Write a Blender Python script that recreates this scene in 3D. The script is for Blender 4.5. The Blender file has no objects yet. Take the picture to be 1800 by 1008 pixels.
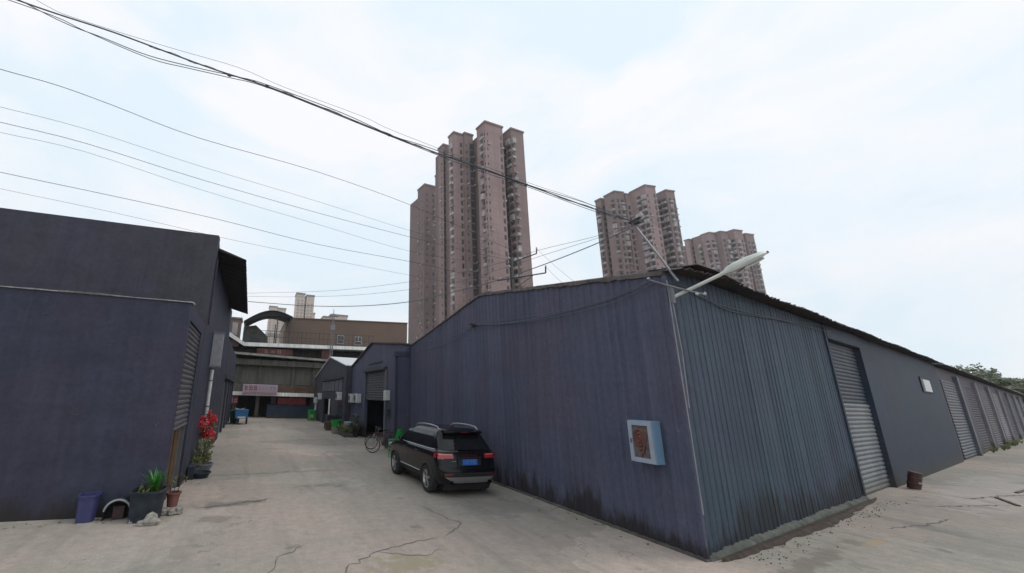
import bpy, bmesh, math, random
from mathutils import Vector, Matrix
random.seed(7)
R = math.radians
scene = bpy.context.scene
COL = scene.collection

# ---------------------------------------------------------------- camera
cam_d = bpy.data.cameras.new('camera')
cam_d.sensor_width = 36.0
cam_d.lens = 13.617
cam_d.shift_x = 0.1222
cam_d.shift_y = 0.01167
cam_d.clip_start = 0.05
cam_d.clip_end = 3000
cam = bpy.data.objects.new('camera', cam_d)
COL.objects.link(cam)
scene.camera = cam
CAMZ = 2.45
def _n(v): return v.normalized()
_f = 680.84
_up = _n(Vector((760 - 680, 2170 + 525, -_f)))          # world up seen from the camera
_al = _n(Vector((440 - 680, -(690 - 525), -_f)))        # direction of the alley
_al = _n(_al - _up * _al.dot(_up))
_rt = _al.cross(_up)
rot = Matrix((_rt, _al, _up))
cam.matrix_world = Matrix.Translation((0, 0, CAMZ)) @ rot.to_4x4()

# ---------------------------------------------------------------- world and sun
SUN_EL, SUN_AZ = R(52), R(20)      # azimuth measured from +X towards -Y
w = bpy.data.worlds.new('World')
scene.world = w
w.use_nodes = True
nt = w.node_tree
nt.nodes.clear()
N = nt.nodes.new
out = N('ShaderNodeOutputWorld'); bg = N('ShaderNodeBackground'); bg.inputs[1].default_value = 0.106
sky = N('ShaderNodeTexSky'); sky.sky_type = 'NISHITA'; sky.sun_disc = False
sky.sun_elevation = SUN_EL; sky.sun_rotation = R(110); sky.air_density = 1.0; sky.dust_density = 2.0
tc = N('ShaderNodeTexCoord'); mp = N('ShaderNodeMapping'); mp.inputs['Scale'].default_value = (1.0, 1.0, 2.2)
mp.inputs['Location'].default_value = (0.3, 1.7, 0.2)
n1 = N('ShaderNodeTexNoise'); n1.inputs['Scale'].default_value = 2.1; n1.inputs['Detail'].default_value = 9; n1.inputs['Roughness'].default_value = 0.55; n1.inputs['Distortion'].default_value = 0.35
cr = N('ShaderNodeValToRGB')
cr.color_ramp.elements[0].position = 0.41; cr.color_ramp.elements[0].color = (0.0, 0.0, 0.0, 1)
cr.color_ramp.elements[1].position = 0.60; cr.color_ramp.elements[1].color = (1, 1, 1, 1)
cl = N('ShaderNodeMixRGB')
cl.inputs[1].default_value = (7.85, 9.05, 9.9, 1)     # thin veil
cl.inputs[2].default_value = (9.6, 9.68, 10.0, 1)    # white cloud
mx = N('ShaderNodeMixRGB'); mx.inputs[0].default_value = 0.96
L = nt.links.new
L(tc.outputs['Generated'], mp.inputs[0]); L(mp.outputs[0], n1.inputs[0]); L(n1.outputs[0], cr.inputs[0])
L(cr.outputs[0], cl.inputs[0]); L(sky.outputs[0], mx.inputs[1]); L(cl.outputs[0], mx.inputs[2])
L(mx.outputs[0], bg.inputs[0]); L(bg.outputs[0], out.inputs[0])

sd = bpy.data.lights.new('sun', 'SUN'); sd.energy = 0.9; sd.angle = R(18); sd.color = (1, 0.96, 0.9)
sun = bpy.data.objects.new('sun', sd); COL.objects.link(sun)
sdir = Vector((math.cos(SUN_EL) * math.cos(SUN_AZ), -math.cos(SUN_EL) * math.sin(SUN_AZ), math.sin(SUN_EL)))
sun.rotation_euler = sdir.to_track_quat('Z', 'Y').to_euler()

scene.view_settings.view_transform = 'Standard'
scene.view_settings.look = 'None'
scene.view_settings.exposure = 0.0
scene.view_settings.gamma = 1.0

# ---------------------------------------------------------------- materials
def new_mat(name):
    m = bpy.data.materials.new(name); m.use_nodes = True
    t = m.node_tree; b = t.nodes['Principled BSDF']
    return m, t, b
def flat(name, col, rough=0.7, metal=0.0, var=0.12, scale=6.0, coat=0.0, bump=0.0, emis=None):
    """plain material with a soft procedural mottling"""
    m, t, b = new_mat(name)
    b.inputs['Roughness'].default_value = rough; b.inputs['Metallic'].default_value = metal
    b.inputs['Coat Weight'].default_value = coat
    g = t.nodes.new('ShaderNodeNewGeometry')
    n = t.nodes.new('ShaderNodeTexNoise'); n.inputs['Scale'].default_value = scale; n.inputs['Detail'].default_value = 5
    t.links.new(g.outputs['Position'], n.inputs['Vector'])
    mr = t.nodes.new('ShaderNodeMapRange'); mr.inputs[1].default_value = 0.3; mr.inputs[2].default_value = 0.7
    mr.inputs[3].default_value = 1 - var; mr.inputs[4].default_value = 1 + var
    t.links.new(n.outputs[0], mr.inputs[0])
    v = t.nodes.new('ShaderNodeVectorMath'); v.operation = 'SCALE'; v.inputs[0].default_value = col[:3]
    t.links.new(mr.outputs[0], v.inputs['Scale']); t.links.new(v.outputs[0], b.inputs['Base Color'])
    if bump:
        bp = t.nodes.new('ShaderNodeBump'); bp.inputs['Strength'].default_value = bump; bp.inputs['Distance'].default_value = 0.02
        t.links.new(n.outputs[0], bp.inputs['Height']); t.links.new(bp.outputs[0], b.inputs['Normal'])
    return m
def ramp2(t, src, p0, p1):
    mr = t.nodes.new('ShaderNodeMapRange'); mr.interpolation_type = 'SMOOTHSTEP'
    mr.inputs[1].default_value = p0; mr.inputs[2].default_value = p1
    t.links.new(src, mr.inputs[0]); return mr.outputs[0]
def noise(t, vec, scale, detail=4, rough=0.55, mscale=None):
    if mscale:
        mp = t.nodes.new('ShaderNodeMapping'); mp.inputs['Scale'].default_value = mscale
        t.links.new(vec, mp.inputs[0]); vec = mp.outputs[0]
    n = t.nodes.new('ShaderNodeTexNoise'); n.inputs['Scale'].default_value = scale
    n.inputs['Detail'].default_value = detail; n.inputs['Roughness'].default_value = rough
    t.links.new(vec, n.inputs['Vector']); return n.outputs[0]
def mixc(t, fac, a, b):
    m = t.nodes.new('ShaderNodeMixRGB')
    for i, x in ((0, fac), (1, a), (2, b)):
        if isinstance(x, (tuple, list)): m.inputs[i].default_value = tuple(x[:3]) + (1,)
        elif isinstance(x, (int, float)): m.inputs[i].default_value = x
        else: t.links.new(x, m.inputs[i])
    return m.outputs[0]
def math_(t, op, a, b=0.0):
    m = t.nodes.new('ShaderNodeMath'); m.operation = op
    for i, x in ((0, a), (1, b)):
        if isinstance(x, (int, float)): m.inputs[i].default_value = x
        else: t.links.new(x, m.inputs[i])
    return m.outputs[0]
def painted(name, c1, c2, dirt=(0.03, 0.026, 0.022), dirt_h=0.35, streak=0.25, rough=0.62, bump=0.15, chips=0.0, rust=0.0, panel=None, blotch=0.0):
    """weathered wall paint: two drifting tones, rain streaks, splash dirt along the foot, chips"""
    m, t, b = new_mat(name)
    b.inputs['Roughness'].default_value = rough
    b.inputs['Specular IOR Level'].default_value = 0.16
    g = t.nodes.new('ShaderNodeNewGeometry'); pos = g.outputs['Position']
    sep = t.nodes.new('ShaderNodeSeparateXYZ'); t.links.new(pos, sep.inputs[0]); z = sep.outputs[2]
    big = noise(t, pos, 0.42, 5)
    col = mixc(t, ramp2(t, big, 0.35, 0.68), c1, c2)
    st = noise(t, pos, 1.0, 6, 0.6, (7, 7, 0.35))
    k = t.nodes.new('ShaderNodeMapRange'); k.inputs[1].default_value = 0.3; k.inputs[2].default_value = 0.72
    k.inputs[3].default_value = 1 - streak; k.inputs[4].default_value = 1 + streak; t.links.new(st, k.inputs[0])
    fine = noise(t, pos, 9.0, 8, 0.7)
    k2 = t.nodes.new('ShaderNodeMapRange'); k2.inputs[1].default_value = 0.3; k2.inputs[2].default_value = 0.7
    k2.inputs[3].default_value = 0.86; k2.inputs[4].default_value = 1.14; t.links.new(fine, k2.inputs[0])
    v = t.nodes.new('ShaderNodeVectorMath'); v.operation = 'SCALE'; t.links.new(col, v.inputs[0]); t.links.new(math_(t, 'MULTIPLY', k.outputs[0], k2.outputs[0]), v.inputs['Scale'])
    col = v.outputs[0]
    def tone(val, amt):
        kk = t.nodes.new('ShaderNodeMapRange'); kk.inputs[1].default_value = 0.25; kk.inputs[2].default_value = 0.75
        kk.inputs[3].default_value = 1 - amt; kk.inputs[4].default_value = 1 + amt; t.links.new(val, kk.inputs[0])
        vv = t.nodes.new('ShaderNodeVectorMath'); vv.operation = 'SCALE'; t.links.new(col, vv.inputs[0]); t.links.new(kk.outputs[0], vv.inputs['Scale']); return vv.outputs[0]
    if panel:
        dp = t.nodes.new('ShaderNodeVectorMath'); dp.operation = 'DOT_PRODUCT'; t.links.new(pos, dp.inputs[0]); dp.inputs[1].default_value = panel[:3]
        fl = math_(t, 'FLOOR', math_(t, 'DIVIDE', dp.outputs['Value'], panel[3]))
        wn_ = t.nodes.new('ShaderNodeTexWhiteNoise'); wn_.noise_dimensions = '1D'; t.links.new(fl, wn_.inputs['W'])
        col = tone(wn_.outputs['Value'], panel[4])
    if blotch:
        col = tone(noise(t, pos, 1.3, 7, 0.62), blotch)
        hl = noise(t, pos, 1.0, 5, 0.6, (0.35, 0.35, 3.0)); col = tone(hl, blotch * .5)
    if chips:
        ch = noise(t, pos, 3.2, 9, 0.72)
        col = mixc(t, math_(t, 'MULTIPLY', ramp2(t, ch, 0.665, 0.70), chips), col, (0.22, 0.22, 0.23))
    if rust:
        ru = noise(t, pos, 1.0, 8, 0.7, (2.5, 2.5, 0.8))
        col = mixc(t, math_(t, 'MULTIPLY', ramp2(t, ru, 0.58, 0.75), rust), col, (0.10, 0.055, 0.03))
    if dirt_h:
        dn = noise(t, pos, 1.0, 8, 0.7, (3.2, 3.2, 0.7))
        dn2 = noise(t, pos, 0.35, 3, 0.5)
        lim = math_(t, 'MULTIPLY', math_(t, 'ADD', math_(t, 'MULTIPLY', math_(t, 'SUBTRACT', dn, 0.5), 4.5), math_(t, 'ADD', math_(t, 'MULTIPLY', math_(t, 'SUBTRACT', dn2, 0.5), 3.0), 1.0)), dirt_h)
        f = ramp2(t, math_(t, 'SUBTRACT', lim, z), -0.25, 0.22)
        col = mixc(t, math_(t, 'MULTIPLY', f, 0.82), col, dirt)
    t.links.new(col, b.inputs['Base Color'])
    bp = t.nodes.new('ShaderNodeBump'); bp.inputs['Strength'].default_value = bump; bp.inputs['Distance'].default_value = 0.015
    t.links.new(fine, bp.inputs['Height']); t.links.new(bp.outputs[0], b.inputs['Normal'])
    return m
def ground_mat():
    m, t, b = new_mat('worn_concrete')
    b.inputs['Roughness'].default_value = 0.85
    g = t.nodes.new('ShaderNodeNewGeometry'); pos = g.outputs['Position']
    a = noise(t, pos, 0.16, 6, 0.6); c = noise(t, pos, 0.7, 8, 0.65); e = noise(t, pos, 5, 8, 0.75); s = noise(t, pos, 38, 4, 0.7)
    col = mixc(t, ramp2(t, a, 0.38, 0.62), (0.31, 0.285, 0.243), (0.405, 0.325, 0.28))
    col = mixc(t, math_(t, 'MULTIPLY', ramp2(t, c, 0.5, 0.72), 0.55), col, (0.385, 0.33, 0.29))
    st = noise(t, pos, 0.55, 7, 0.62, (1.6, 0.5, 1))
    col = mixc(t, math_(t, 'MULTIPLY', ramp2(t, st, 0.56, 0.72), 0.5), col, (0.16, 0.145, 0.13))
    gr = noise(t, pos, 0.9, 6, 0.7)
    k = t.nodes.new('ShaderNodeMapRange'); k.inputs[1].default_value = 0.3; k.inputs[2].default_value = 0.7; k.inputs[3].default_value = 0.80; k.inputs[4].default_value = 1.16
    t.links.new(e, k.inputs[0])
    k2 = t.nodes.new('ShaderNodeMapRange'); k2.inputs[1].default_value = 0.25; k2.inputs[2].default_value = 0.75; k2.inputs[3].default_value = 0.76; k2.inputs[4].default_value = 1.22
    t.links.new(s, k2.inputs[0])
    v = t.nodes.new('ShaderNodeVectorMath'); v.operation = 'SCALE'; t.links.new(col, v.inputs[0]); t.links.new(math_(t, 'MULTIPLY', k.outputs[0], k2.outputs[0]), v.inputs['Scale'])
    col = v.outputs[0]
    # worn tyre lanes along the alley and broad patched repairs
    tl = noise(t, pos, 1.0, 6, 0.6, (1.3, 0.10, 1)); col = mixc(t, math_(t, 'MULTIPLY', ramp2(t, tl, 0.5, 0.68), 0.38), col, (0.19, 0.175, 0.155))
    pv = t.nodes.new('ShaderNodeTexVoronoi'); pv.inputs['Scale'].default_value = 0.22; pw = t.nodes.new('ShaderNodeVectorMath'); pw.operation = 'ADD'
    pn = t.nodes.new('ShaderNodeTexNoise'); pn.inputs['Scale'].default_value = 0.9; pn.inputs['Detail'].default_value = 7; t.links.new(pos, pn.inputs['Vector']); t.links.new(pos, pw.inputs[0])
    ps = t.nodes.new('ShaderNodeVectorMath'); ps.operation = 'SCALE'; ps.inputs['Scale'].default_value = 2.4; t.links.new(pn.outputs['Color'], ps.inputs[0]); t.links.new(ps.outputs[0], pw.inputs[1]); t.links.new(pw.outputs[0], pv.inputs['Vector'])
    bw = t.nodes.new('ShaderNodeSeparateXYZ'); t.links.new(pv.outputs['Color'], bw.inputs[0])
    kp = t.nodes.new('ShaderNodeMapRange'); kp.inputs[3].default_value = 0.84; kp.inputs[4].default_value = 1.10; t.links.new(bw.outputs[0], kp.inputs[0])
    vp = t.nodes.new('ShaderNodeVectorMath'); vp.operation = 'SCALE'; t.links.new(col, vp.inputs[0]); t.links.new(kp.outputs[0], vp.inputs['Scale']); col = vp.outputs[0]
    # dark grit ground into the surface
    gt = noise(t, pos, 14, 6, 0.8); col = mixc(t, math_(t, 'MULTIPLY', ramp2(t, gt, 0.60, 0.72), 0.5), col, (0.13, 0.115, 0.10))
    # small oil spots and rubbed-in grime
    vo = t.nodes.new('ShaderNodeTexVoronoi'); vo.inputs['Scale'].default_value = 0.8; t.links.new(pos, vo.inputs['Vector'])
    sp = math_(t, 'ADD', vo.outputs['Distance'], math_(t, 'MULTIPLY', math_(t, 'SUBTRACT', e, 0.5), 0.35))
    col = mixc(t, math_(t, 'MULTIPLY', math_(t, 'SUBTRACT', 1.0, ramp2(t, sp, 0.05, 0.13)), 0.45), col, (0.12, 0.11, 0.10))
    # hairline cracks between slabs of ground, broken up by noise
    vc = t.nodes.new('ShaderNodeTexVoronoi'); vc.feature = 'DISTANCE_TO_EDGE'; vc.inputs['Scale'].default_value = 0.33
    va = t.nodes.new('ShaderNodeVectorMath'); va.operation = 'ADD'
    nn = t.nodes.new('ShaderNodeTexNoise'); nn.inputs['Scale'].default_value = 1.3; nn.inputs['Detail'].default_value = 6
    t.links.new(pos, nn.inputs['Vector']); sc = t.nodes.new('ShaderNodeVectorMath'); sc.operation = 'SCALE'; sc.inputs['Scale'].default_value = 1.5
    t.links.new(nn.outputs['Color'], sc.inputs[0]); t.links.new(pos, va.inputs[0]); t.links.new(sc.outputs[0], va.inputs[1]); t.links.new(va.outputs[0], vc.inputs['Vector'])
    ck = math_(t, 'MULTIPLY', math_(t, 'SUBTRACT', 1.0, ramp2(t, vc.outputs['Distance'], 0.001, 0.006)), ramp2(t, gr, 0.48, 0.6))
    col = mixc(t, math_(t, 'MULTIPLY', ck, 0.5), col, (0.10, 0.09, 0.085))
    def spot(col, c, rx, ry, ang, colour, amt, nsc=2.6):
        m1 = t.nodes.new('ShaderNodeMapping'); m1.vector_type = 'TEXTURE'; m1.inputs['Location'].default_value = (c[0], c[1], 0); m1.inputs['Rotation'].default_value = (0, 0, ang); m1.inputs['Scale'].default_value = (rx, ry, 1)
        t.links.new(pos, m1.inputs[0]); ln = t.nodes.new('ShaderNodeVectorMath'); ln.operation = 'LENGTH'; t.links.new(m1.outputs[0], ln.inputs[0])
        nz = noise(t, pos, nsc, 9, 0.75)
        d_ = math_(t, 'ADD', ln.outputs['Value'], math_(t, 'MULTIPLY', math_(t, 'SUBTRACT', nz, 0.5), 4.0))
        return mixc(t, math_(t, 'MULTIPLY', math_(t, 'SUBTRACT', 1.0, ramp2(t, d_, 0.35, 0.95)), amt), col, colour)
    col = spot(col, (2.55, 6.2), .75, .42, 0.1, (0.27, 0.235, 0.15), .75, 5)
    col = spot(col, (11.7, 4.85), .6, .12, 0.2, (0.42, 0.30, 0.17), .8, 4)
    col = spot(col, (24.0, 6.9), 7.5, 1.2, 0.2, (0.46, 0.42, 0.40), .5, 1.2)
    col = spot(col, (-0.2, 10.2), .9, .3, 0.1, (0.17, 0.145, 0.125), .7, 3)
    col = spot(col, (-0.4, 9.1), .5, .35, 0.1, (0.20, 0.16, 0.14), .7, 3)
    col = spot(col, (5.9, 8.6), 1.5, 1.0, 0.0, (0.17, 0.155, 0.14), .6, 1.6)
    col = spot(col, (9.0, 4.55), 3.2, .22, 0.2, (0.13, 0.10, 0.08), .5, 2)
    col = spot(col, (2.3, 11.7), .8, .25, 0.1, (0.19, 0.165, 0.14), .7, 3)
    t.links.new(col, b.inputs['Base Color'])
    bp = t.nodes.new('ShaderNodeBump'); bp.inputs['Strength'].default_value = 0.35; bp.inputs['Distance'].default_value = 0.02
    t.links.new(e, bp.inputs['Height']); t.links.new(bp.outputs[0], b.inputs['Normal'])
    return m
def leafy(name, c1, c2, rough=0.6):
    m, t, b = new_mat(name); b.inputs['Roughness'].default_value = rough
    g = t.nodes.new('ShaderNodeNewGeometry')
    n = noise(t, g.outputs['Position'], 4.0, 3)
    r_ = mixc(t, ramp2(t, n, 0.35, 0.65), c1, c2)
    rr = mixc(t, math_(t, 'MULTIPLY', g.outputs['Random Per Island'], 0.5), r_, c2)
    t.links.new(rr, b.inputs['Base Color'])
    b.inputs['Subsurface Weight'].default_value = 0.0
    return m

M = {}
M['ground'] = ground_mat()
M['gable'] = painted('slate_violet_sheet_paint', (0.076, 0.086, 0.130), (0.089, 0.083, 0.122), chips=0.45, streak=0.13, dirt=(0.026, 0.021, 0.017), dirt_h=0.5, panel=(0, 1, 0, 0.8, 0.07), blotch=0.08)
M['side'] = painted('slate_teal_sheet_paint', (0.052, 0.077, 0.100), (0.058, 0.070, 0.102), streak=0.16, chips=0.3, dirt=(0.030, 0.032, 0.036), dirt_h=0.6, panel=(0.98044, 0.19681, 0, 0.88, 0.08), blotch=0.1)
M['plaster'] = painted('blue_grey_plaster_paint', (0.034, 0.049, 0.075), (0.038, 0.045, 0.066), streak=0.10, blotch=0.14, dirt_h=0.3, dirt=(0.06, 0.058, 0.052), bump=0.3)
M['left'] = painted('dark_violet_plaster_paint', (0.044, 0.050, 0.075), (0.053, 0.047, 0.074), streak=0.09, blotch=0.16, dirt_h=0.22, bump=0.45, chips=0.5)
M['left2'] = painted('violet_plaster_paint', (0.058, 0.058, 0.083), (0.062, 0.059, 0.072), streak=0.10, blotch=0.18, dirt_h=0.0, bump=0.4, chips=0.4)
M['row'] = painted('dusty_violet_paint', (0.078, 0.073, 0.098), (0.095, 0.087, 0.095), streak=0.25, dirt_h=0.4, dirt=(0.07, 0.065, 0.055))
M['pil'] = painted('pale_dusty_paint', (0.24, 0.22, 0.25), (0.19, 0.18, 0.19), streak=0.25, dirt_h=0.4, dirt=(0.09, 0.09, 0.07))
M['shut_grey'] = painted('grey_shutter_paint', (0.105, 0.115, 0.14), (0.13, 0.13, 0.145), streak=0.3, dirt_h=0.1, rough=0.5)
M['shut_blue'] = painted('blue_grey_shutter_paint', (0.050, 0.062, 0.085), (0.066, 0.074, 0.092), streak=0.25, dirt_h=0, rough=0.5)
M['shut_silver'] = painted('silver_shutter_metal', (0.20, 0.21, 0.22), (0.15, 0.16, 0.175), streak=0.35, dirt_h=0.2, rough=0.42, dirt=(0.14, 0.14, 0.12))
M['shut_dark'] = painted('dark_shutter_paint', (0.085, 0.083, 0.098), (0.10, 0.095, 0.105), streak=0.25, dirt_h=0.0, rough=0.5)
M['roof_dark'] = painted('dark_roof_sheet', (0.055, 0.050, 0.056), (0.075, 0.062, 0.058), dirt_h=0, rust=0.5, streak=0.2)
M['verge'] = painted('weathered_verge_cement', (0.15, 0.13, 0.12), (0.07, 0.06, 0.058), dirt_h=0, streak=0.4, chips=0.6)
M['white_sheet'] = flat('pale_roof_sheet', (0.52, 0.52, 0.54), 0.5, var=0.15)
M['coping'] = painted('pale_coping', (0.30, 0.29, 0.28), (0.06, 0.058, 0.06), dirt_h=0, streak=0.4, chips=0.8)
M['pale_pipe'] = flat('pale_plastic', (0.24, 0.24, 0.26), 0.5, var=0.25, scale=3)
M['lamp'] = flat('lamp_aluminium', (0.50, 0.52, 0.48), 0.45, 0.2, var=0.1)
M['lens'] = flat('lamp_lens', (0.30, 0.31, 0.28), 0.25, var=0.05)
M['steel'] = flat('galvanised_steel', (0.19, 0.19, 0.205), 0.5, 0.4, var=0.2)
M['dark_steel'] = flat('dark_steel', (0.05, 0.05, 0.055), 0.5, 0.3)
M['cable'] = flat('weathered_cable', (0.075, 0.10, 0.12), 0.6)
M['black_sheet'] = flat('black_canopy_sheet', (0.014, 0.014, 0.016), .8)
M['porcelain'] = flat('white_porcelain', (0.42, 0.40, 0.39), 0.3)
M['blue_box'] = flat('pale_blue_enamel', (0.17, 0.29, 0.42), 0.4, var=0.06)
M['box_frame'] = flat('grey_aluminium', (0.36, 0.40, 0.49), 0.4, 0.2, var=0.06)
M['glass'] = flat('dark_glass', (0.05, 0.052, 0.058), 0.08, var=0.2)
M['clear_dark'] = flat('cabinet_inside', (0.12, 0.105, 0.105), 0.25, var=.35, scale=9)
M['hose'] = flat('red_hose', (0.13, 0.05, 0.042), 0.6, var=0.3)
M['concrete'] = flat('stained_concrete', (0.24, 0.235, 0.21), 0.85, var=0.3, scale=2.2, bump=0.3)
M['concrete_dark'] = painted('sooty_concrete', (0.11, 0.105, 0.09), (0.085, 0.08, 0.07), dirt_h=0, streak=0.35)
M['conc_mid'] = painted('grey_green_panel', (0.19, 0.18, 0.15), (0.16, 0.15, 0.13), dirt_h=0, streak=0.3)
M['edge_white'] = painted('whitewashed_edge', (0.80, 0.79, 0.76), (0.62, 0.61, 0.58), dirt_h=0, streak=0.25)
M['rustred'] = flat('faded_red_paint', (0.11, 0.035, 0.03), 0.7, var=0.35, scale=1.5)
M['red'] = flat('red_banner', (0.22, 0.025, 0.032), 0.6, var=0.25, scale=3)
M['sign_white'] = flat('sign_panel', (0.36, 0.28, 0.32), 0.5, var=0.1)
M['soil'] = flat('brown_soil', (0.055, 0.039, 0.03), 0.95, var=0.4, scale=9, bump=0.6)
M['brown_tile'] = None
M['wire'] = flat('dark_wire', (0.028, 0.034, 0.04), 0.6)
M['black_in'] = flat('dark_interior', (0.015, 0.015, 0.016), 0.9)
M['wood'] = flat('brown_wood', (0.085, 0.042, 0.018), 0.6, var=0.35, scale=5)
M['trunk'] = flat('bark', (0.09, 0.07, 0.05), 0.9, var=0.3)
M['leaf_far'] = leafy('tree_leaf', (0.065, 0.09, 0.04), (0.13, 0.145, 0.075))
M['leaf_bright'] = leafy('spiky_leaf', (0.03, 0.16, 0.02), (0.05, 0.24, 0.03), 0.4)
M['leaf_dull'] = leafy('dull_leaf', (0.06, 0.085, 0.03), (0.12, 0.13, 0.03))
M['petal'] = leafy('red_petal', (0.32, 0.006, 0.012), (0.55, 0.015, 0.03), 0.5)
M['bucket'] = flat('violet_blue_plastic', (0.040, 0.044, 0.130), 0.42, var=0.15)
M['planter'] = flat('blue_black_planter', (0.018, 0.025, 0.035), 0.85, var=0.4)
M['terracotta'] = flat('red_brown_clay', (0.17, 0.07, 0.06), 0.75, var=0.2)
M['purple_pot'] = flat('purple_pot', (0.075, 0.035, 0.055), 0.55)
M['stone'] = flat('grey_rock', (0.27, 0.25, 0.22), 0.9, var=0.4, scale=14, bump=0.8)
M['grey_rim'] = flat('grey_rim', (0.30, 0.31, 0.32), 0.5, var=0.15)
M['grey_plastic'] = flat('grey_tub', (0.15, 0.16, 0.17), 0.5, var=0.2)
M['green'] = flat('green_plastic', (0.012, 0.30, 0.05), 0.4, var=0.1)
M['green_dark'] = flat('dark_green_plastic', (0.01, 0.10, 0.04), 0.5, var=0.2)
M['blue'] = flat('blue_vehicle_paint', (0.02, 0.12, 0.30), 0.4, var=0.15)
M['white_plastic'] = flat('white_plastic', (0.55, 0.55, 0.55), 0.5, var=0.1)
M['dull_panel'] = flat('dull_grey_panel', (0.27, 0.27, 0.30), 0.5, var=0.12)
M['grille'] = flat('grey_grille', (0.12, 0.12, 0.125), 0.6)
M['rubber'] = flat('rubber', (0.022, 0.021, 0.02), 0.75, var=0.3, scale=20)
M['alloy'] = flat('alloy_rim', (0.38, 0.38, 0.39), 0.32, 0.7, var=0.08)
M['rim_dark'] = flat('dark_rim_grey', (0.035, 0.035, 0.037), 0.5)  # even dark grey of the brake discs and lamp end cap
M['car'] = flat('black_car_paint', (0.003, 0.003, 0.005), 0.22, 0.0, var=0.15, scale=3, coat=0.25)
M['car'].node_tree.nodes['Principled BSDF'].inputs['Specular IOR Level'].default_value = 0.28
M['car'].node_tree.nodes['Principled BSDF'].inputs['Coat Roughness'].default_value = 0.08
M['car_trim'] = flat('black_trim', (0.009, 0.009, 0.0095), 0.55)
M['car_glass'] = flat('tinted_glass', (0.010, 0.011, 0.013), 0.05, var=0.05)
M['car_glass'].node_tree.nodes['Principled BSDF'].inputs['Specular IOR Level'].default_value = 0.35
M['chrome'] = flat('chrome', (0.42, 0.42, 0.44), 0.28, 0.8, var=0.04)
M['skid'] = flat('brushed_silver', (0.24, 0.235, 0.235), 0.38, 0.5, var=0.08)
M['tail'] = flat('tail_lens', (0.36, 0.01, 0.016), 0.15, coat=1.0, var=0.1)
M['tail_dk'] = flat('dark_tail_lens', (0.18, 0.01, 0.012), 0.15, coat=1.0)
M['tail_hi'] = flat('pale_tail_lens', (0.65, 0.22, 0.20), 0.2, coat=1.0)
M['plate'] = flat('blue_plate', (0.025, 0.12, 0.46), 0.4, var=0.1, scale=30)
M['bike'] = flat('dark_bike_paint', (0.05, 0.04, 0.045), 0.4, 0.3)
M['bike_red'] = flat('dull_red_bike_paint', (0.14, 0.03, 0.045), 0.4, 0.2)
M['beige'] = flat('beige_tower_tile', (0.50, 0.42, 0.36), 0.8, var=0.1, scale=0.3)
M['hazy_win'] = flat('haze_paled_window', (0.27, 0.235, 0.215), 0.6, var=0.3)  # far panes lightened, distance haze put into their colour
M['beige_dk'] = flat('beige_band', (0.22, 0.19, 0.17), 0.8)
M['tower_win'] = flat('tower_window_glass', (0.045, 0.045, 0.052), 0.25, var=0.5, scale=0.5)
M['tower_win_mid'] = flat('curtained_window', (0.17, 0.15, 0.15), 0.4, var=0.5, scale=0.5)
M['win_dark_slot_shade'] = flat('dark_glass_slot_shade', (0.03, 0.028, 0.03), 0.5, var=0.5, scale=0.5)  # dark panes; also the panels that paint deep shade into tower slots
M['tower_rail'] = flat('balcony_white', (0.34, 0.31, 0.31), 0.6, var=0.4, scale=0.6)
M['yellow'] = flat('worn_yellow_paint', (0.40, 0.29, 0.18), 0.8, var=0.35, scale=12)
M['paper'] = flat('white_paper', (0.66, 0.66, 0.68), 0.7, var=0.15, scale=9)
M['crack'] = flat('dark_crack', (0.15, 0.135, 0.12), 0.95, var=0.3)  # own dark tone of the ground cracks
M['brown_drum'] = flat('red_brown_drum', (0.065, 0.024, 0.020), 0.55, var=0.4, scale=8)
def tower_paint(name, c1, c2):
    m, t, b = new_mat(name); b.inputs['Roughness'].default_value = 0.85
    g = t.nodes.new('ShaderNodeNewGeometry'); pos = g.outputs['Position']
    a = noise(t, pos, 0.09, 4); s = noise(t, pos, 1.0, 4, 0.6, (1.2, 1.2, 0.05))
    sep = t.nodes.new('ShaderNodeSeparateXYZ'); t.links.new(pos, sep.inputs[0])
    fl = math_(t, 'FRACT', math_(t, 'DIVIDE', sep.outputs[2], 3.0))
    col = mixc(t, ramp2(t, a, 0.4, 0.62), c1, c2)
    col = mixc(t, math_(t, 'MULTIPLY', ramp2(t, s, 0.45, 0.7), 0.45), col, (0.17, 0.13, 0.125))
    col = mixc(t, math_(t, 'MULTIPLY', ramp2(t, fl, 0.90, 0.93), 0.35), col, (0.17, 0.13, 0.12))
    t.links.new(col, b.inputs['Base Color']); return m
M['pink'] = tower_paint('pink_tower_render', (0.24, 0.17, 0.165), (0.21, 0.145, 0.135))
M['brownpink_core_shade'] = tower_paint('brown_render_core_shade', (0.17, 0.115, 0.112), (0.145, 0.10, 0.094))  # shorter tower's own brown; on the cores it paints in slot shade
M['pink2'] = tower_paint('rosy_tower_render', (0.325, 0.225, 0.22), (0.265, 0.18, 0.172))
def tile_mat():
    m, t, b = new_mat('brown_tile'); b.inputs['Roughness'].default_value = 0.8
    g = t.nodes.new('ShaderNodeNewGeometry'); pos = g.outputs['Position']
    sep = t.nodes.new('ShaderNodeSeparateXYZ'); t.links.new(pos, sep.inputs[0])
    fl = math_(t, 'FRACT', math_(t, 'DIVIDE', sep.outputs[2], 0.35))
    a = noise(t, pos, 0.25, 5)
    col = mixc(t, ramp2(t, a, 0.4, 0.65), (0.165, 0.108, 0.080), (0.145, 0.10, 0.078))
    col = mixc(t, math_(t, 'MULTIPLY', ramp2(t, fl, 0.82, 0.88), 0.4), col, (0.10, 0.07, 0.055))
    t.links.new(col, b.inputs['Base Color']); return m
M['brown_tile'] = tile_mat()

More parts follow.
